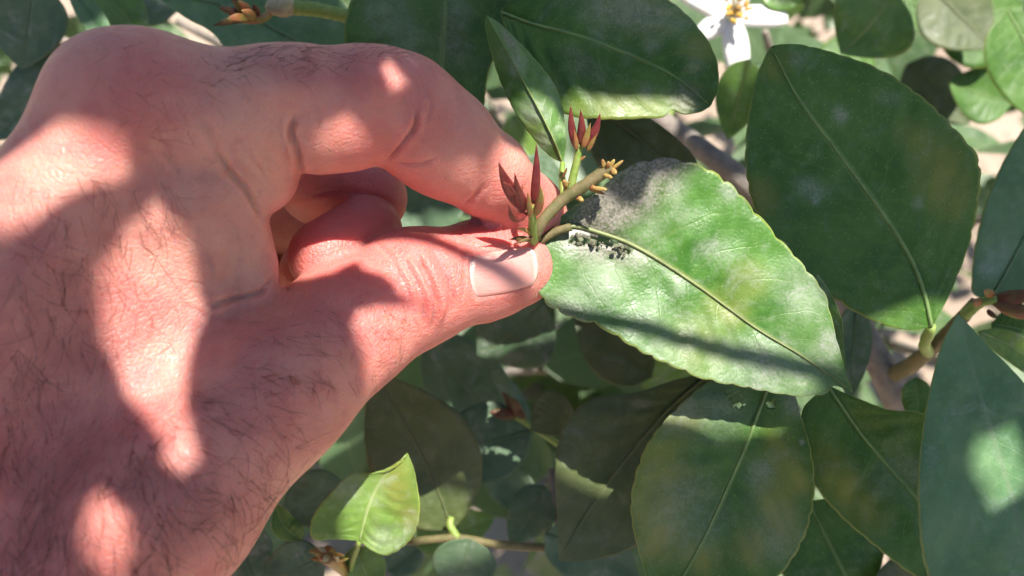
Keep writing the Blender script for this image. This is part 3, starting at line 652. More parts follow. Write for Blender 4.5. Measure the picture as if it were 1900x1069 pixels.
for i in range(22):
    an = i / 22 * 6.28 + rng.normal(0, .15); sp = rng.uniform(2.0, 4.6); hgt = rng.uniform(6.5, 9.5)
    tip = np.array((math.cos(an) * sp, math.sin(an) * sp, -hgt)); p = np.stack([np.array((math.cos(an) * 1.4, math.sin(an) * 1.4, 0.)), tip * .6, tip])
    w3 = np.stack([p[:, 0], -p[:, 1], -p[:, 2]], -1) * .001 @ RM.T
    V, f = tube_geo(catmull(w3, 6), np.linspace(.5, .3, 6) * .001, 5); sm = obj('stamen', mesh_from('stamen', V, f, MAT['filament']), fl)
    V, f = tube_geo(np.stack([w3[-1], w3[-1] + (w3[-1] - w3[1]) * .28, w3[-1] + (w3[-1] - w3[1]) * .5]), np.array([.5, .75, .3]) * .001, 6)
    obj('anther', mesh_from('anther', V, f, MAT['anther']), fl)
w3 = np.array([(0, 0, 0.), (0, 0, -5.), (.3, .2, -8.5), (.3, .2, -9.6)]); w3 = np.stack([w3[:, 0], -w3[:, 1], -w3[:, 2]], -1) * .001 @ RM.T
V, f = tube_geo(w3, np.array([1.6, 1.2, .7, 1.2]) * .001, 8); obj('pistil', mesh_from('pistil', V, f, MAT['stub']), fl)
twig('twig', [(1356, 30, 300), (1345, 20, 310), (1300, 60, 310), (1235, 228, 301)], 1.2, 1.6, 'twig_green', 12)

# ------------------------------------------------------------------ trunk, limbs and the leaves further in
fork = np.array((0.24, 0.70, 0.56))
tp = catmull([TREE_BASE + (0, 0, -.05), TREE_BASE + (-.02, -.03, .2), TREE_BASE + (-.04, -.1, .4), fork], 26)
part(tube('trunk', tp, np.linspace(.055, .032, 26), MAT['bark'], None, 16, wob=.06))
def unit_leaf(i):
    r = np.random.default_rng(100 + i); nu, nv = 16, 5; nc = 2 * nv + 1
    u = np.linspace(0, 1, nu)[:, None] * np.ones(nc); v = np.ones((nu, 1)) * np.linspace(-1, 1, nc)
    w = u ** .66 * (1 - u) ** .95; w = w / w.max() * r.uniform(.25, .31)
    y = u; x = v * w * (1 - .03 * (1 - np.abs(np.sin(u * math.pi * 14))) * np.abs(v) ** 2)
    z = r.uniform(.05, .25) * np.abs(x) - r.uniform(.05, .35) * (u - .2) ** 2 + .02 * np.sin(u * 9 + i) * v ** 2 + .008 * np.cos(2 * math.pi * (u * 7 - 1.6 * np.abs(v))) * np.sin(math.pi * np.abs(v))
    Vv = np.stack([x, y, z], -1).reshape(-1, 3)
    Fc = [(a * nc + b, a * nc + b + 1, (a + 1) * nc + b + 1, (a + 1) * nc + b) for a in range(nu - 1) for b in range(nc - 1)]
    out = np.vstack([np.stack([x[:, 0], y[:, 0]], -1), np.stack([x[::-1, -1], y[::-1, -1]], -1)])
    return mesh_from('leaf', Vv, Fc, MAT['leaf_any'], uv=np.stack([u.ravel(), v.ravel() * .5 + .5], -1)), out
UNIT = [unit_leaf(i) for i in range(5)]
def basis(y, zref):
    y = y / np.linalg.norm(y); x = np.cross(y, zref); x /= np.linalg.norm(x) + 1e-12; z = np.cross(x, y)
    return x, y, z
def put_leaf(base, ydir, zref, L, var, width=1.0, stalk_to=None):
    x, y, z = basis(np.asarray(ydir, float), np.asarray(zref, float))
    o = bpy.data.objects.new('leaf', UNIT[var][0]); COL.objects.link(o)
    M = Matrix(((x[0] * L * width, y[0] * L, z[0] * L, base[0]), (x[1] * L * width, y[1] * L, z[1] * L, base[1]), (x[2] * L * width, y[2] * L, z[2] * L, base[2]), (0, 0, 0, 1)))
    part(o); o.matrix_basis = M
    return o
GAPS = [(1690, 610, 75, 70), (1790, 480, 26, 80), (300, 60, 60, 40), (105, 45, 40, 50), (95, 150, 25, 20), (1850, 260, 25, 60), (1290, 260, 60, 40), (1640, 660, 40, 80), (890, 880, 40, 60), (1050, 660, 40, 30), (1770, 130, 40, 35)]
targets = [(80, 60, 330), (330, 40, 360), (560, 60, 380), (800, 60, 390), (1010, 330, 360), (1180, 240, 380), (1420, 60, 360), (1640, 150, 380), (1830, 130, 390), (800, 380, 350), (880, 700, 360), (720, 880, 370), (560, 1010, 340),
           (980, 920, 350), (1160, 700, 340), (1240, 980, 360), (1480, 760, 350), (1600, 990, 340), (1840, 700, 340), (1880, 400, 370), (60, 300, 420), (300, 800, 420), (1500, 250, 420)]
nbg = 0
for ti, (tx, ty, tz) in enumerate(targets):
    e = PP((tx, ty, tz)); m1 = fork + (e - fork) * .45 + rng.normal(0, .03, 3) + (0, 0, -.06)
    p = catmull([fork, m1, e], 26)
    part(tube('branch', p, np.linspace(.009, .0015, 26), MAT['bark'], None, 8, wob=.05))
    for k in range(9):
        f = 25 - k * 1.35 - rng.uniform(0, .6)
        i0 = int(f); bpt = p[i0] + (p[min(25, i0 + 1)] - p[i0]) * (f - i0)
        d = rng.normal(0, 1, 3); d[2] *= .5; d /= np.linalg.norm(d)
        L = rng.uniform(.050, .085); cpt = bpt + d * L * .65; q = w2px(cpt)
        if q[2] < 285 or any(((q[0] - g[0]) / (g[2] + 45)) ** 2 + ((q[1] - g[1]) / (g[3] + 45)) ** 2 < 1 for g in GAPS): continue
        zr = np.array((0, -.35, .9)) + rng.normal(0, .45, 3)
        put_leaf(bpt + d * .006, d, zr, L, nbg % 5, rng.uniform(.85, 1.1)); nbg += 1

# ------------------------------------------------------------------ the mass of leaves deeper in the crown
def foliage():
    r = np.random.default_rng(21); nu, nc = 6, 5
    u = np.linspace(0, 1, nu)[:, None] * np.ones(nc); v = np.ones((nu, 1)) * np.linspace(-1, 1, nc)
    w = u ** .66 * (1 - u) ** .95; w = w / w.max() * .28
    q0 = np.stack([v * w, u, .15 * np.abs(v * w) - .2 * (u - .2) ** 2], -1).reshape(-1, 3)
    f0 = np.array([(a * nc + b, a * nc + b + 1, (a + 1) * nc + b + 1, (a + 1) * nc + b) for a in range(nu - 1) for b in range(nc - 1)])
    S = SUN_W; e1 = np.cross(S, (0, 1, 0.3)); e1 /= np.linalg.norm(e1); e2 = np.cross(S, e1)
    hc = PP((950, 534, 200)); V, Fc, UV = [], [], []; n = 0
    uv0 = np.stack([u.ravel(), v.ravel() * .5 + .5], -1)
    while n < 2500:
        p = np.array((r.uniform(-1.2, 1.4), r.uniform(.2, 1.9), r.uniform(.35, 2.0)))
        c = (p - np.array((.12, .92, .82))) / np.array((1.1, .80, .62))
        if (c ** 2).sum() > 1 or (c ** 2).sum() < .12: continue
        q = w2px(p)
        if q[2] < 430: continue
        if 430 <= q[2] and any(((q[0] - g[0]) / (g[2] + 30)) ** 2 + ((q[1] - g[1]) / (g[3] + 30)) ** 2 < 1 for g in GAPS): continue
        d = p - hc; t = d @ S
        if t > 0 and np.linalg.norm(d - S * t) < .24: continue            # open lane towards the sun
        y = r.normal(0, 1, 3); y[2] -= .3; zr = np.array((0, -.3, .9)) + r.normal(0, .5, 3)
        x, y, z = basis(y, zr); L = r.uniform(.05, .085)
        V.append(p + (q0 @ np.stack([x, y, z])) * L); Fc.append(f0 + n * len(q0)); UV.append(uv0); n += 1
    V = np.vstack(V); org = np.array((.12, .92, .82))
    o = obj('foliage', mesh_from('foliage', V - org, np.vstack(Fc), MAT['leaf_any'], uv=np.vstack(UV)), None, loc=org)
    part(o)['kind'] = 'stuff'
foliage()
# ------------------------------------------------------------------ the hand
# skeleton of the left hand in camera millimetres, one tapered capsule per bone, blended into ONE continuous skin
def J(px, py, z): return cam_mm(px, py, z)
BODY = [  # index, middle, ring, little metacarpals, first interosseous muscle
    (J(232, 238, 156), 13.2, J(-130, 830, 150), 19.0),
    (J(320, 470, 166), 15.0, J(150, 800, 163), 21.0),
    (J(160, 310, 175), 12.6, J(-190, 850, 176), 20.0),
    (J(85, 415, 192), 12.0, J(-200, 880, 198), 19.0),
    (J(30, 520, 208), 11.5, J(-200, 900, 214), 18.0),
    (J(212, 172, 154), 9.0, J(262, 176, 154), 9.0),
    (J(-130, 830, 150), 19.0, J(-240, 1130, 152), 21.0),
    (J(-190, 880, 198), 19.0, J(-330, 1180, 190), 21.0),
]
fo = J(-300, 1180, 170)
FORE = [(J(-240, 1130, 155), 22.0, J(-240, 1130, 155) + np.array((-80., 58., -40.)), 27.0),
        (J(-330, 1180, 190), 21.0, J(-330, 1180, 190) + np.array((-80., 58., -40.)), 27.0),
        (fo + np.array((-80., 58., -40.)), 31.0, fo + np.array((-125., 92., -64.)), 33.0)]
THUMB = [
    (J(972, 497, 190), 7.6, J(905, 500, 189), 10.2),
    (J(905, 500, 189), 10.2, J(765, 535, 182), 11.3),
    (J(765, 535, 182), 11.6, J(640, 612, 174), 12.0),
    (J(640, 612, 174), 12.2, J(505, 722, 165), 14.2),
    (J(505, 722, 165), 14.2, J(300, 940, 152), 15.5),
    (J(300, 940, 152), 15.5, J(30, 1180, 152), 21.0),
    (J(30, 1180, 152), 21.0, J(-240, 1130, 155), 22.0),
]
INDEX_A = [(J(275, 222, 156), 13.0, J(470, 215, 159), 11.6)]
INDEX_P = [(J(590, 208, 161), 11.4, J(640, 206, 163), 11.3)]
INDEX_B = [(J(745, 210, 167), 9.9, J(820, 264, 172), 9.5), (J(820, 264, 172), 9.5, J(898, 320, 179), 8.8)]
INDEX_K = [(J(720, 197, 166), 10.2, J(745, 202, 167), 10.1)]
INDEX_C = [(J(908, 324, 180), 8.4, J(980, 398, 192), 7.6), (J(980, 398, 192), 7.6, J(1006, 424, 196), 6.2)]
PAD = [(J(440, 285, 160), 9.2, J(464, 312, 163), 9.2)]
WEB = [(J(392, 365, 159), 9.3, J(447, 488, 164), 6.6)]
MID = [(J(160, 310, 175), 12.6, J(480, 262, 184), 10.8), (J(480, 262, 184), 10.8, J(610, 315, 198), 9.8)]
MID_B = [(J(590, 345, 203), 9.0, J(682, 366, 197), 8.7)]
MID_C = [(J(680, 432, 188), 7.5, J(606, 476, 180), 7.7)]
RING = [(J(75, 405, 191), 12.5, J(400, 420, 232), 10.0), (J(400, 420, 232), 9.8, J(560, 395, 230), 9.4),
        (J(560, 395, 230), 9.2, J(655, 425, 221), 8.8), (J(655, 425, 221), 8.6, J(585, 505, 207), 8.2)]
LITTLE = [(J(30, 520, 208), 11.5, J(330, 540, 246), 9.0), (J(330, 540, 246), 9.0, J(480, 520, 243), 8.6), (J(480, 520, 243), 8.6, J(600, 530, 236), 8.0), (J(600, 530, 236), 8.0, J(520, 590, 218), 7.4)]
PALM = [(J(300, 380, 205), 14.0, J(380, 450, 238), 10.0), (J(150, 480, 195), 16.0, J(0, 800, 185), 22.0)]

def cap(p, s):
    a, ra, b, rb = s
    ba = (b - a).astype(np.float32); L2 = float(ba @ ba) + 1e-9
    pa = p - a.astype(np.float32)
    h = np.clip(pa @ ba / L2, 0, 1)
    d = pa - h[:, None] * ba
    return np.sqrt((d * d).sum(1)) - (ra + h * (rb - ra))
def smin(a, b, k):
    h = np.maximum(k - np.abs(a - b), 0) / k
    return np.minimum(a, b) - h * h * k * 0.25
def group(p, segs, k):
    d = cap(p, segs[0])
    for s in segs[1:]: d = smin(d, cap(p, s), k)
    return d
def blend(x, lo, hi, a, b):
    t = np.clip((x - lo) / (hi - lo), 0, 1); t = t * t * (3 - 2 * t)
    return a + (b - a) * t
def sdf(p):
    p = np.asarray(p, dtype=np.float32)
    z = np.maximum(p[:, 2], 60.0); px = p[:, 0] / z * F + CX; py = p[:, 1] / z * F + CY
    d = group(p, BODY, 9.0)
    d = smin(d, group(p, PALM, 6.0), 8.0)
    d = smin(d, group(p, FORE, 14.0), 14.0)
    d = smin(d, group(p, WEB, 3.0), blend(px, 400, 450, 9.0, 1.5))
    ix = smin(group(p, INDEX_A, 5.0), group(p, PAD, 3.0), 3.0)
    ix = smin(ix, group(p, INDEX_P, 3.0), blend(py, 150, 250, 9.0, 1.2))
    kn = smin(group(p, INDEX_B, 5.0), group(p, INDEX_K, 4.0), 4.0)
    ix = smin(ix, kn, blend(py, 130, 230, 7.0, 1.8))
    ix = smin(ix, group(p, INDEX_C, 5.0), 2.4)
    d = smin(d, ix, blend(py, 200, 330, 6.0, 1.8))
    d = smin(d, group(p, THUMB, 5.0), blend(px, 430, 640, 9.0, 0.7))
    m = smin(group(p, MID, 5.0), group(p, MID_B, 4.0), 2.5)
    m = smin(m, group(p, MID_C, 4.0), 1.8)
    d = smin(d, m, 1.4)
    d = smin(d, smin(group(p, RING, 4.0), group(p, LITTLE, 4.0), 1.2), 1.4)
    return d
def sdf_grad(p, e=0.15):
    g = np.zeros(p.shape, np.float32)
    for k in ((1, -1, -1), (-1, -1, 1), (-1, 1, -1), (1, 1, 1)):
        k = np.array(k, np.float32); g += k * sdf(p + e * k)[:, None]
    return g / (np.linalg.norm(g, axis=1)[:, None] + 1e-9)
def on_skin(px, py):
    """where the sight lines through photo pixels meet the skin (camera mm); nan when they miss"""
    px = np.atleast_1d(np.asarray(px, float)); py = np.atleast_1d(np.asarray(py, float))
    d = np.stack([(px - CX) / F, (py - CY) / F, np.ones_like(px)], -1); d /= np.linalg.norm(d, axis=1)[:, None]
    t = np.full(len(px), 90.0)
    for _ in range(34): t = t + np.clip(sdf((d * t[:, None])), -1, 14) * 0.92
    p = d * t[:, None]; bad = np.abs(sdf(p)) > 0.25
    p[bad] = np.nan
    return p

def surface_nets(lo, hi, h):
    ax = [np.arange(lo[k], hi[k], h, dtype=np.float32) for k in range(3)]
    nx, ny, nz = map(len, ax)
    D = np.full((nx, ny, nz), 50.0, np.float32); B = 8; half = B * h * 0.87 + 1.0
    b0 = [np.arange(0, n, B) for n in (nx, ny, nz)]
    BI = np.stack(np.meshgrid(*b0, indexing='ij'), -1).reshape(-1, 3)
    cen = np.stack([lo[k] + (BI[:, k] + (B - 1) / 2) * h for k in range(3)], -1)
    dc = sdf(cen); close = np.abs(dc) < half
    for (i, j, k), dv in zip(BI[~close], dc[~close]): D[i:i + B, j:j + B, k:k + B] = dv
    off = np.stack(np.meshgrid(*(np.arange(B),) * 3, indexing='ij'), -1).reshape(-1, 3)
    CB = BI[close]
    for c0 in range(0, len(CB), 200):
        g = (CB[c0:c0 + 200, None, :] + off[None]).reshape(-1, 3)
        g = g[(g[:, 0] < nx) & (g[:, 1] < ny) & (g[:, 2] < nz)]
        D[g[:, 0], g[:, 1], g[:, 2]] = sdf(np.asarray(lo) + g * h)
    S = D < 0
    c = np.zeros((nx - 1, ny - 1, nz - 1), np.int8)
    for dx in (0, 1):
        for dy in (0, 1):
            for dz in (0, 1):
                c += S[dx:nx - 1 + dx, dy:ny - 1 + dy, dz:nz - 1 + dz]
    act = (c > 0) & (c < 8)
    idx = np.full(act.shape, -1, np.int64); idx[act] = np.arange(act.sum())
    I = np.argwhere(act)
    V = np.stack([ax[k][I[:, k]] + h * 0.5 for k in range(3)], -1)
    Fq = []
    for k in range(3):                       # an edge along axis k that changes sign makes one quad
        a, b = (k + 1) % 3, (k + 2) % 3
        sl0 = [slice(None)] * 3; sl1 = [slice(None)] * 3
        sl0[k] = slice(0, -1); sl1[k] = slice(1, None)
        ch = S[tuple(sl0)] != S[tuple(sl1)]
        E = np.argwhere(ch); s0 = S[tuple(sl0)][ch]
        ok = (E[:, a] > 0) & (E[:, b] > 0) & (E[:, a] < D.shape[a] - 1) & (E[:, b] < D.shape[b] - 1)
        E = E[ok]; s0 = s0[ok]
        def cell(da, db):
            q = E.copy(); q[:, a] -= da; q[:, b] -= db
            return idx[q[:, 0], q[:, 1], q[:, 2]]
        quad = np.stack([cell(1, 1), cell(0, 1), cell(0, 0), cell(1, 0)], -1)
        quad[~s0] = quad[~s0][:, ::-1]
        Fq.append(quad)
    return V, np.vstack(Fq)
def project(p, it=3):
    p = p.astype(np.float32)
    for _ in range(it):
        d = sdf(p); g = sdf_grad(p); p = p - np.clip(d, -2, 2)[:, None] * g
    return p
def subdivide(V, Q):
    """linear 1->4 split of quads"""
    n = len(V)
    e = np.sort(np.stack([Q, np.roll(Q, -1, 1)], -1).reshape(-1, 2), 1)
    key = e[:, 0] * (n + 1) + e[:, 1]
    uk, inv = np.unique(key, return_inverse=True)
    ue = np.stack([uk // (n + 1), uk % (n + 1)], -1)
    em = (V[ue[:, 0]] + V[ue[:, 1]]) / 2
    fm = V[Q].mean(1)
    ei = (n + inv.reshape(-1, 4)); fi = n + len(ue) + np.arange(len(Q))
    out = []
    for k in range(4):
        out.append(np.stack([Q[:, k], ei[:, k], fi, ei[:, (k - 1) % 4]], -1))
    return np.vstack([V, em, fm]), np.vstack(out)

def make_hand():
    lo = np.array((-300., -62., 52.)); hi = np.array((24., 235., 266.))
    V, Q = surface_nets(lo, hi, HAND_STEP)
    V = project(V, 4)
    V, Q = subdivide(V, Q); V = project(V, 1)
    V, Q = subdivide(V, Q); V = project(V, 1)
    N = sdf_grad(V)
    pxy = np.stack([V[:, 0] / V[:, 2] * F + CX, V[:, 1] / V[:, 2] * F + CY], -1)
    disp = np.zeros(len(V))
    def groove(pts, depth, width, ridge=0.35):
        c = catmull(pts, max(6, int(len(pts) * 7)))
        s = on_skin(c[:, 0], c[:, 1]); s = s[~np.isnan(s[:, 0])]
        if len(s) < 2: return
        lo_, hi_ = s.min(0) - 6 * width - 1, s.max(0) + 6 * width + 1
        m = np.where(((V > lo_) & (V < hi_)).all(1))[0]
        if not len(m): return
        v = V[m]; best = np.full(len(m), 1e9); tt = np.zeros(len(m))
        for i in range(len(s) - 1):
            ab = s[i + 1] - s[i]; h = np.clip(((v - s[i]) @ ab) / (ab @ ab + 1e-9), 0, 1)
            dd = np.linalg.norm(v - s[i] - h[:, None] * ab, axis=1)
            up = dd < best; best[up] = dd[up]; tt[up] = ((i + h) / (len(s) - 1))[up]
        fade = np.clip(np.minimum(tt, 1 - tt) * 5 + 0.15, 0, 1)
        disp[m] += fade * (-depth * np.exp(-(best / width) ** 2) + ridge * depth * np.exp(-((best - 2.2 * width) / (1.3 * width)) ** 2))
    for g in GROOVES: groove(*g)
    # low soft unevenness: tendons, veins, fat
    fr = (0.055, 0.11, 0.21)
    for f_, a_ in zip(fr, (0.35, 0.22, 0.10)):
        ph = rng.uniform(0, 6.28, 6)
        disp += a_ * (np.sin(V[:, 0] * f_ * 1.3 + V[:, 1] * f_ * .7 + ph[0]) * np.sin(V[:, 1] * f_ * 1.1 - V[:, 2] * f_ * .9 + ph[1]) * np.sin(V[:, 2] * f_ + V[:, 0] * f_ * .4 + ph[2]))
    # the bed the nail lies in
    nq = NAIL_C
    nd = nail_inside(pxy)
    front = (N[:, 2] < 0.15) & (V[:, 2] < 200)
    m = front & (nd > -14)
    disp[m] += np.where(nd[m] > 0, -0.40 * np.clip(nd[m] / 4, 0, 1), 0.10 * np.exp(-((nd[m] + 6) / 5) ** 2))
    V2 = V + N * disp[:, None]
    # how red the skin is, by where it lies on the hand
    tone = np.zeros(len(V))
    for (px, py, z, r, w) in TONE:
        d = np.linalg.norm(V - cam_mm(px, py, z), axis=1); tone += w * np.exp(-(d / r) ** 2)
    tone = np.clip(tone, -1, 1)
    W = c2w(V2); base = W[np.argmin(pxy[:, 0] + 0 * pxy[:, 1])]
    base = c2w(fo)
    me = bpy.data.meshes.new('person')
    me.vertices.add(len(W)); me.vertices.foreach_set('co', (W - base).astype(np.float32).ravel())
    Qr = Q
    me.loops.add(Qr.size); me.loops.foreach_set('vertex_index', Qr.ravel().astype(np.int32))
    me.polygons.add(len(Qr)); me.polygons.foreach_set('loop_start', (np.arange(len(Qr)) * 4).astype(np.int32))
    me.polygons.foreach_set('use_smooth', np.ones(len(Qr), bool))
    me.update(calc_edges=True); me.validate()
    at = me.attributes.new('tone', 'FLOAT', 'POINT'); at.data.foreach_set('value', tone.astype(np.float32))
    blot = np.zeros(len(V))
    for (px, py, z, r, w) in BLOTCH: blot += w * np.exp(-(np.linalg.norm(V - cam_mm(px, py, z), axis=1) / r) ** 2)
    me.attributes.new('blotch', 'FLOAT', 'POINT').data.foreach_set('value', np.clip(blot, 0, 1).astype(np.float32))
    me.materials.append(MAT['skin'])
    o = obj('person', me, None, loc=base)
    return o, base

# nail plate outline as a grid: rows from cuticle to free edge (photo pixels)
NAIL = {'cut': [(872, 474), (868, 492), (869, 512), (874, 534), (884, 556)],
        'mid': [(930, 462), (930, 482), (932, 503), (935, 525), (939, 547)],
        'tip': [(984, 455), (996, 470), (1000, 490), (999, 512), (990, 531)]}
NAIL_C = np.array((935., 504.))
_a, _b, _c = (catmull(NAIL[k], 17) for k in ('cut', 'mid', 'tip'))
NAIL_POLY = np.vstack([_a, _b[-1:], _c[::-1], _b[:1]])
def nail_inside(pxy):
    """signed pixel distance to the nail outline, positive inside"""
    n = len(NAIL_POLY); best = np.full(len(pxy), 1e9); ins = np.zeros(len(pxy), bool)
    near = (np.abs(pxy - NAIL_C) < 120).all(1); q = pxy[near]
    b = np.full(len(q), 1e9); s = np.zeros(len(q), bool)
    for i in range(n):
        a, c = NAIL_POLY[i], NAIL_POLY[(i + 1) % n]
        ab = c - a; h = np.clip(((q - a) @ ab) / (ab @ ab + 1e-9), 0, 1)
        b = np.minimum(b, np.linalg.norm(q - a - h[:, None] * ab, axis=1))
        cr = ((a[1] > q[:, 1]) != (c[1] > q[:, 1])) & (q[:, 0] < (c[0] - a[0]) * (q[:, 1] - a[1]) / (c[1] - a[1] + 1e-12) + a[0])
        s ^= cr
    best[near] = b; ins[near] = s
    return np.where(ins, best, -best)
# skin folds: (pixels, depth mm, width mm[, ridge])
GROOVES = [
    ([(548, 215), (540, 245), (551, 280), (556, 322)], 1.1, 0.5, 0.5),
    ([(775, 196), (770, 235), (745, 270), (714, 303)], 0.75, 0.42, 0.5),
    ([(812, 292), (780, 304), (735, 302)], 0.35, 0.5),
    ([(896, 345), (884, 362), (862, 380)], 0.6, 0.6),
    ([(398, 276), (425, 318), (455, 350), (486, 404)], 0.8, 0.5, 0.5),
    ([(360, 205), (385, 245), (402, 290)], 0.35, 0.7),
    ([(502, 522), (478, 545), (430, 556), (385, 572)], 0.9, 0.5, 0.6),
    ([(770, 470), (795, 520), (810, 565), (800, 610)], 0.85, 0.6, .5),
    ([(745, 478), (770, 520), (785, 560), (788, 610)], 0.6, 0.5, .5),
    ([(800, 455), (830, 510), (838, 560), (825, 605)], 0.5, 0.8),
    ([(720, 490), (748, 530), (765, 590)], 0.28, 0.7),
    ([(300, 270), (330, 320), (345, 380)], 0.22, 0.8),
    ([(240, 250), (290, 310), (310, 380)], 0.22, 0.8),
    ([(440, 262), (470, 300), (500, 340)], 0.25, 0.45), ([(575, 180), (590, 215), (588, 250)], 0.25, 0.45), ([(700, 452), (728, 480), (752, 525)], 0.35, 0.45),
    ([(835, 430), (858, 470), (862, 520), (850, 575)], 0.22, 0.45), ([(780, 150), (800, 190), (790, 230)], 0.25, 0.4), ([(650, 500), (680, 540), (690, 590)], 0.15, 0.5),
    ([(330, 560), (390, 590), (450, 590)], 0.25, 0.5), ([(340, 430), (380, 470), (400, 520)], 0.2, 0.5), ([(420, 400), (440, 440), (445, 500)], 0.18, 0.45), ([(560, 100), (575, 130), (570, 160)], 0.15, 0.5),
    ([(560, 368), (620, 356), (700, 366), (742, 392)], 0.6, 0.6),
]
TONE = [(720, 110, 160, 14, .5), (690, 400, 184, 24, .9), (900, 390, 178, 14, .35), (985, 400, 185, 14, .5), (640, 440, 180, 18, .9),
        (780, 540, 172, 16, .45), (940, 590, 188, 10, .5), (230, 120, 142, 14, .45), (90, 800, 140, 40, .35), (60, 1000, 140, 30, .4),
        (480, 300, 155, 16, -.35), (450, 420, 158, 14, -.3), (600, 290, 152, 14, .35), (300, 650, 150, 30, -.15), (520, 740, 150, 25, .1)]

BLOTCH = [(60, 760, 142, 26, .8), (80, 900, 142, 26, .9), (40, 1030, 142, 26, .9), (260, 1000, 140, 18, .35), (200, 700, 142, 14, .3), (560, 830, 156, 16, .35), (130, 600, 142, 16, .4)]
person, hand_base = make_hand()
tag(person, 'pink sunlit hand with dark fine hairs pinching the young shoot between thumb and index finger', 'hand')
def make_nail():
    nu, nv = 22, 19
    a, b, c = (catmull(NAIL[k], nv) for k in ('cut', 'mid', 'tip'))
    G = np.stack([catmull([a[j], b[j], c[j]], nu) for j in range(nv)], 1)      # nu x nv x 2
    s = on_skin(G[..., 0].ravel(), G[..., 1].ravel())
    ok = ~np.isnan(s[:, 0])
    if not ok.all():
        idx = np.where(ok)[0]
        for i in np.where(~ok)[0]: s[i] = s[idx[np.argmin(np.abs(idx - i))]]
    n = sdf_grad(s.astype(np.float32))
    U, W_ = np.meshgrid(np.linspace(0, 1, nu), np.linspace(-1, 1, nv), indexing='ij')
    off = -0.02 - 0.75 * np.clip((0.07 - U) / 0.07, 0, 1) - 0.55 * np.clip((np.abs(W_) - 0.80) / 0.20, 0, 1) ** 2 + 0.22 * U ** 2 - 0.5 * np.clip((U - .97) / .03, 0, 1)
    top = s + n * off.ravel()[:, None]
    # a nail is flatter along its length than the flesh below: ease the free edge outwards
    bot = top - n * 0.45
    Vv = c2w(np.vstack([top, bot])); K = nu * nv; Fc = []
    for i in range(nu - 1):
        for j in range(nv - 1):
            q = (i * nv + j, i * nv + j + 1, (i + 1) * nv + j + 1, (i + 1) * nv + j)
            Fc.append(q); Fc.append(tuple(K + x for x in q[::-1]))
    ring = [(0, j) for j in range(nv)] + [(i, nv - 1) for i in range(1, nu)] + [(nu - 1, j) for j in range(nv - 2, -1, -1)] + [(i, 0) for i in range(nu - 2, 0, -1)]
    R = [i * nv + j for i, j in ring]
    for x, y in zip(R, R[1:] + R[:1]): Fc.append((y, x, K + x, K + y))
    uv = np.tile(np.stack([U.ravel(), W_.ravel() * .5 + .5], -1), (2, 1))
    me = mesh_from('fingernail', Vv - hand_base, Fc, MAT['nail'], uv=uv)
    bm = bmesh.new(); bm.from_mesh(me); bmesh.ops.recalc_face_normals(bm, faces=bm.faces); bm.to_mesh(me); bm.free()
    return obj('fingernail', me, person)
make_nail()
def make_hair():
    """fine dark hairs; each tuft: (pixel box, how many, direction in pixels, spread, length mm)"""
    tufts = [((0, 640, 330, 1060), 400, (0.25, 1.0), 0.5, (4, 9)), ((330, 600, 560, 1000), 230, (0.85, 0.35), 0.45, (4, 9)),
             ((560, 560, 770, 720), 110, (0.75, 0.7), 0.5, (2.5, 5.5)), ((380, 60, 640, 150), 110, (0.6, -0.1), 0.6, (2.5, 5)),
             ((20, 320, 330, 640), 150, (0.35, 0.9), 0.5, (4, 8)), ((640, 80, 780, 110), 25, (0.7, -0.4), 0.5, (2, 4)),
             ((180, 60, 400, 330), 40, (0.5, 0.3), 0.9, (3, 6)), ((400, 900, 620, 1060), 90, (0.6, 0.7), 0.5, (4, 8)), ((820, 470, 868, 560), 26, (0.4, 0.8), 0.4, (1.5, 3))]
    V, Fc = [], []
    for (x0, y0, x1, y1), cnt, d2, sp, (l0, l1) in tufts:
        px = rng.uniform(x0, x1, cnt); py = rng.uniform(y0, y1, cnt)
        s = on_skin(px, py); ok = ~np.isnan(s[:, 0]); s = s[ok]
        if not len(s): continue
        n = sdf_grad(s.astype(np.float32))
        for p, nn in zip(s, n):
            an = math.atan2(d2[1], d2[0]) + rng.normal(0, sp)
            t = np.array((math.cos(an), math.sin(an), 0.0)); t -= nn * (t @ nn); t /= np.linalg.norm(t) + 1e-9
            L = rng.uniform(l0, l1) * 0.95; bend = rng.uniform(-0.5, 0.5); sd_ = np.cross(nn, t)
            k = 6; path = []
            lift = rng.uniform(0.1, 0.35)
            for i in range(k):
                u = i / (k - 1)
                path.append(p + t * L * u + nn * (lift * L * (u - 0.75 * u * u) - 0.1) + sd_ * bend * L * u * u)
            r = np.linspace(0.040, 0.010, k) * rng.uniform(0.75, 1.2)
            v, f = tube_geo(c2w(np.array(path)), r * 0.001, 3)
            o_ = len(V); V.extend(v); Fc.extend(tuple(o_ + i for i in q) for q in f)
    o = obj('hair', mesh_from('hair', np.array(V) - hand_base, Fc, MAT['hair']), person)
    tag(o, kind='stuff')
make_hair()
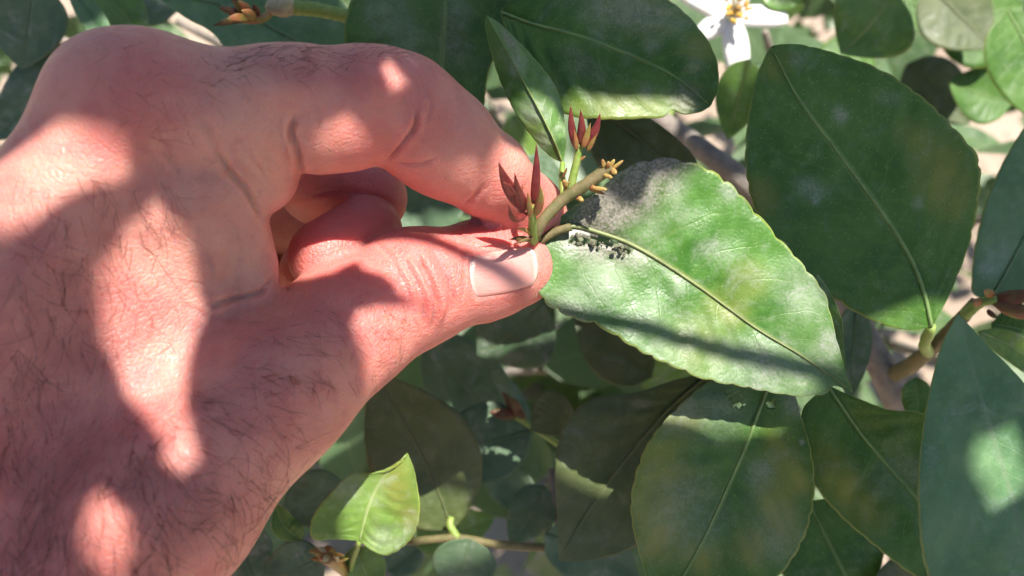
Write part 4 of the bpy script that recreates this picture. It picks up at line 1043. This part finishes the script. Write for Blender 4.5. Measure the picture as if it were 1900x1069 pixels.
# ------------------------------------------------------------------ the boughs overhead that shade the hand
# sun flecks seen on hand and leaves (photo pixels); everything else in view lies in the shade of leaves between it and the sun
FLECKS = [
    [(-60, 330), (60, 262), (130, 225), (205, 208), (240, 235), (225, 290), (240, 320), (150, 345), (60, 385), (-60, 440)],
    [(290, 392), (350, 440), (370, 520), (345, 620), (355, 700), (385, 790), (402, 870), (385, 905), (345, 880), (290, 800), (225, 710), (178, 630), (170, 550), (205, 480), (250, 420)],
    [(160, 935), (200, 945), (240, 1010), (225, 1040), (180, 1020), (155, 970)],
    [(650, 580), (700, 575), (735, 600), (715, 640), (700, 670), (670, 625)],
    [(640, 478), (700, 430), (760, 408), (870, 398), (960, 400), (1010, 440), (1000, 560), (880, 600), (795, 640), (775, 610), (770, 555), (735, 515), (690, 490)],
    [(560, 440), (610, 385), (680, 362), (745, 375), (752, 420), (700, 432), (640, 480), (580, 520), (540, 505)],
    [(690, 85), (740, 95), (780, 125), (770, 145), (730, 130)],
    [(945, 270), (985, 300), (1025, 380), (1000, 430), (920, 400), (930, 340)],
    [(1000, 470), (1060, 400), (1120, 385), (1200, 390), (1240, 330), (1300, 305), (1400, 390), (1500, 500), (1545, 600), (1560, 680), (1480, 650), (1330, 620), (1180, 590), (1060, 575), (1010, 550)],
    [(1130, 622), (1200, 620), (1330, 660), (1480, 705), (1530, 725), (1440, 728), (1300, 700), (1200, 655)],
    [(1060, 185), (1200, 180), (1290, 190), (1270, 208), (1150, 220), (1060, 214)],
    [(950, 190), (1000, 195), (1040, 220), (1046, 290), (1010, 270), (965, 215)],
    [(700, 880), (755, 845), (776, 940), (765, 990), (715, 1028), (640, 990), (600, 985), (620, 930), (680, 950)],
    [(925, 300), (1005, 265), (1060, 195), (1115, 205), (1150, 300), (1080, 370), (990, 440), (940, 390)],
    [(1825, 830), (1870, 810), (1890, 850), (1895, 905), (1860, 915), (1835, 880)],
    [(640, 1020), (705, 1020), (710, 1069), (660, 1069)],
    [(780, 960), (900, 955), (915, 1010), (800, 1040)],
    [(1262, -20), (1330, 0), (1400, 10), (1468, 20), (1460, 55), (1400, 75), (1405, 135), (1365, 140), (1330, 60)],
    [(590, 1010), (650, 1010), (640, 1050), (590, 1045)],
    [(1640, 600), (1700, 570), (1760, 560), (1720, 680), (1660, 680)],
]
def in_poly(q, poly):
    s = np.zeros(len(q), bool); n = len(poly)
    for i in range(n):
        (x0, y0), (x1, y1) = poly[i], poly[(i + 1) % n]
        s ^= ((y0 > q[:, 1]) != (y1 > q[:, 1])) & (q[:, 0] < (x1 - x0) * (q[:, 1] - y0) / (y1 - y0 + 1e-9) + x0)
    return s
def canopy():
    bpy.context.view_layer.update(); dg = bpy.context.evaluated_depsgraph_get()
    gx, gy = np.meshgrid(np.arange(-100, 2000, 10), np.arange(-60, 1190, 10)); q = np.stack([gx.ravel(), gy.ravel()], -1).astype(float)
    lit = np.zeros(len(q), bool)
    boost = np.ones(len(q))
    for fi, f in enumerate(FLECKS):
        if fi in (0, 1, 2, 3):                     # penumbra widens these
            c_ = np.mean(f, 0); f = [tuple(c_ + (np.array(p_) - c_) * np.array((.80, .90))) for p_ in f]
        k = in_poly(q, f); lit |= k; boost[k] = np.clip(260.0 / max(k.sum(), 1), 1.0, 5.0)
    S = SUN_W; e1 = np.cross(S, (0, 1, 0.3)); e1 /= np.linalg.norm(e1); e2 = np.cross(S, e1)
    pts, wgt, isl = [], [], []
    Sv = Vector(S)
    for i, (x, y) in enumerate(q):
        d = Vector(c2w(cam_mm(x, y, 100.)) - C0).normalized()
        ok, loc, n_, _, ob, _ = scene.ray_cast(dg, Vector(C0), d, distance=0.33)
        if not ok: continue
        hand = ob.name.startswith(('person', 'fingernail', 'hair'))
        if hand and n_.dot(Sv) < 0.03: continue
        if scene.ray_cast(dg, loc + Sv * 0.0015 + n_ * (0.0006 if n_.dot(Sv) > 0 else -0.0006), Sv, distance=0.15)[0]: continue
        if not hand and not ob.get('label') and not lit[i] and math.sin(x / 67) * math.sin(y / 53) + .5 * math.sin(x / 31 + y / 41) > .22: continue
        pts.append(loc); isl.append(lit[i]); wgt.append((3.0 if hand else 2.5 if ob.get('label') else 0.8) * boost[i])
    pts = np.array(pts); isl = np.array(isl); wgt = np.array(wgt)
    uv = np.stack([pts @ e1, pts @ e2], -1); h0 = np.median(pts @ S)
    LU = uv[isl]
    NG, cell = 288, 0.0011; o0 = (uv.min(0) + uv.max(0)) / 2 - NG * cell / 2
    ij = np.clip(((uv - o0) / cell).astype(int), 1, NG - 2)
    sh = np.zeros((NG, NG)); li = np.zeros((NG, NG))
    for dx in (-1, 0, 1):
        for dy in (-1, 0, 1):
            np.maximum.at(sh, (ij[~isl, 0] + dx, ij[~isl, 1] + dy), wgt[~isl])
            if dx * dy == 0: np.maximum.at(li, (ij[isl, 0] + dx, ij[isl, 1] + dy), wgt[isl])
    li[(sh > li)] = 0; sh[li > 0] = 0
    need = sh > 0
    outs = [np.asarray(o) for _, o in UNIT]; r = np.random.default_rng(5)
    def poly_in(p, poly):
        s = np.zeros(len(p), bool); b = np.roll(poly, -1, 0)
        for (x0, y0), (x1, y1) in zip(poly, b):
            s ^= ((y0 > p[:, 1]) != (y1 > p[:, 1])) & (p[:, 0] < (x1 - x0) * (p[:, 1] - y0) / (y1 - y0 + 1e-12) + x0)
        return s
    T = []
    gg = (np.stack(np.meshgrid(np.arange(NG), np.arange(NG), indexing='ij'), -1).reshape(-1, 2) - NG // 2) * cell
    for L in (.080, .062, .046, .034, .025, .018):
        for a in range(10):
            an = (a + r.uniform(-.4, .4)) / 10 * 2 * math.pi; var = int(r.integers(0, 5)); wd = r.uniform(.8, 1.15) * (0.75 if L < .03 else 1)
            y2 = np.array((math.cos(an), math.sin(an))); x2 = np.array((y2[1], -y2[0])); o2 = outs[var]
            poly = (o2[:, :1] * wd * x2 + (o2[:, 1:] - .5) * y2) * L
            near = (np.abs(gg) < L * .7).all(1); m = np.zeros(NG * NG, np.float32); m[near] = poly_in(gg[near], poly)
            m = m.reshape(NG, NG); T.append((L, var, wd, y2, m, np.conj(np.fft.rfft2(np.roll(m, (-(NG // 2),) * 2, (0, 1))))))
    leaves = []; cov = np.zeros((NG, NG), bool)
    sizes = [.080] * 18 + [.062] * 22 + [.046] * 24 + [.034] * 22 + [.025] * 22 + [.018] * 24
    for Lw in sizes:
        val = np.where(need & ~cov, sh, 0) - 4.0 * li - 0.05 * cov
        fv = np.fft.rfft2(val); best = None
        for t in T:
            if t[0] != Lw: continue
            c = np.fft.irfft2(fv * t[5], s=(NG, NG)); k = int(np.argmax(c)); sc = c.flat[k] * r.uniform(.9, 1.0)
            if best is None or sc > best[0]: best = (sc, k, t)
        sc, k, (L, var, wd, y2, m, _) = best
        if sc < 0.12 * m.sum(): continue
        i, j = divmod(k, NG)
        cov |= np.roll(m, (i - NG // 2, j - NG // 2), (0, 1)) > .5
        H = h0 + (r.uniform(.24, .34) if L < .03 else r.uniform(.30, .42) if L < .05 else r.uniform(.36, .56))
        c2 = o0 + (np.array((i, j)) + .5) * cell; base2 = c2 - y2 * .5 * L
        leaves.append((e1 * base2[0] + e2 * base2[1] + S * H, e1 * y2[0] + e2 * y2[1], L, var, wd))
    covered = cov[need]
    for base, y3, L, var, wd in leaves:
        put_leaf(base, y3, S, L, var, wd)
    # the bare twig whose shadow lies across the held leaf
    a_, b_ = (pts[np.argmin(np.abs(w2px(pts)[:, :2] - np.array(t)).sum(1))] for t in ((1040, 585), (1555, 700)))
    tp_ = [a_ + (a_ - b_) * 1.3 + S * .30, a_ + S * .29, (a_ + b_) / 2 + S * .28 + e1 * .001, b_ + S * .275, b_ + (b_ - a_) * 1.6 + S * .27]
    part(tube('twig', catmull(tp_, 24), np.linspace(.0015, .0021, 24), MAT['twig_brown'], None, 8, wob=.05))
    # twigs: a branching net from leaf to leaf that keeps out of the sun flecks
    B = np.array([b for b, *_ in leaves]); n = len(B)
    root = np.array(B[np.argmax(B @ e1)]) + e1 * .05
    nodes = np.vstack([root, B]); uvn = np.stack([nodes @ e1, nodes @ e2], -1)
    D = np.linalg.norm(nodes[:, None] - nodes[None], axis=-1)
    for i in range(len(nodes)):
        for j in range(i):
            if D[i, j] > .12: continue
            s = uvn[i] + (uvn[j] - uvn[i]) * np.linspace(0, 1, 7)[:, None]
            hit = sum((((LU - a) ** 2).sum(1) < .0022 ** 2).any() for a in s)
            D[i, j] += .05 * hit; D[j, i] = D[i, j]
    inT = [0]; par = {}; cost = D[0].copy(); src = np.zeros(len(nodes), int); cost[0] = 1e9
    done = np.zeros(len(nodes), bool); done[0] = True
    while not done.all():
        c = np.where(done, 1e9, cost); k = int(np.argmin(c)); par[k] = int(src[k]); done[k] = True
        up = (D[k] < cost) & ~done; cost[up] = D[k][up]; src[up] = k
    ch = {}
    for k, p_ in par.items(): ch.setdefault(p_, []).append(k)
    wt = {}
    def weight(k):
        w = 1 + sum(weight(c) for c in ch.get(k, ())); wt[k] = w; return w
    import sys; sys.setrecursionlimit(4000); weight(0)
    V, Fc = [], []
    for k, p_ in par.items():
        r0 = min(.0035, .0006 * wt[k] ** .38)
        m_ = (nodes[k] + nodes[p_]) / 2 + r.normal(0, .002, 3)
        v, f = tube_geo(catmull([nodes[p_], m_, nodes[k]], 5), r0, 5); o_ = len(V)
        V.extend(v); Fc.extend(tuple(o_ + i for i in q_) for q_ in f)
    part(obj('twigs', mesh_from('twigs', np.array(V) - root, Fc, MAT['twig_brown']), None, loc=root))['kind'] = 'stuff'
    far = catmull([root, root + e1 * .12 + (0, .1, .02), np.array((.55, .75, 1.5)), np.array((.42, .78, 1.0)), fork], 30)
    part(tube('branch', far, np.linspace(.004, .02, 30), MAT['bark'], None, 10, wob=.05))
canopy()
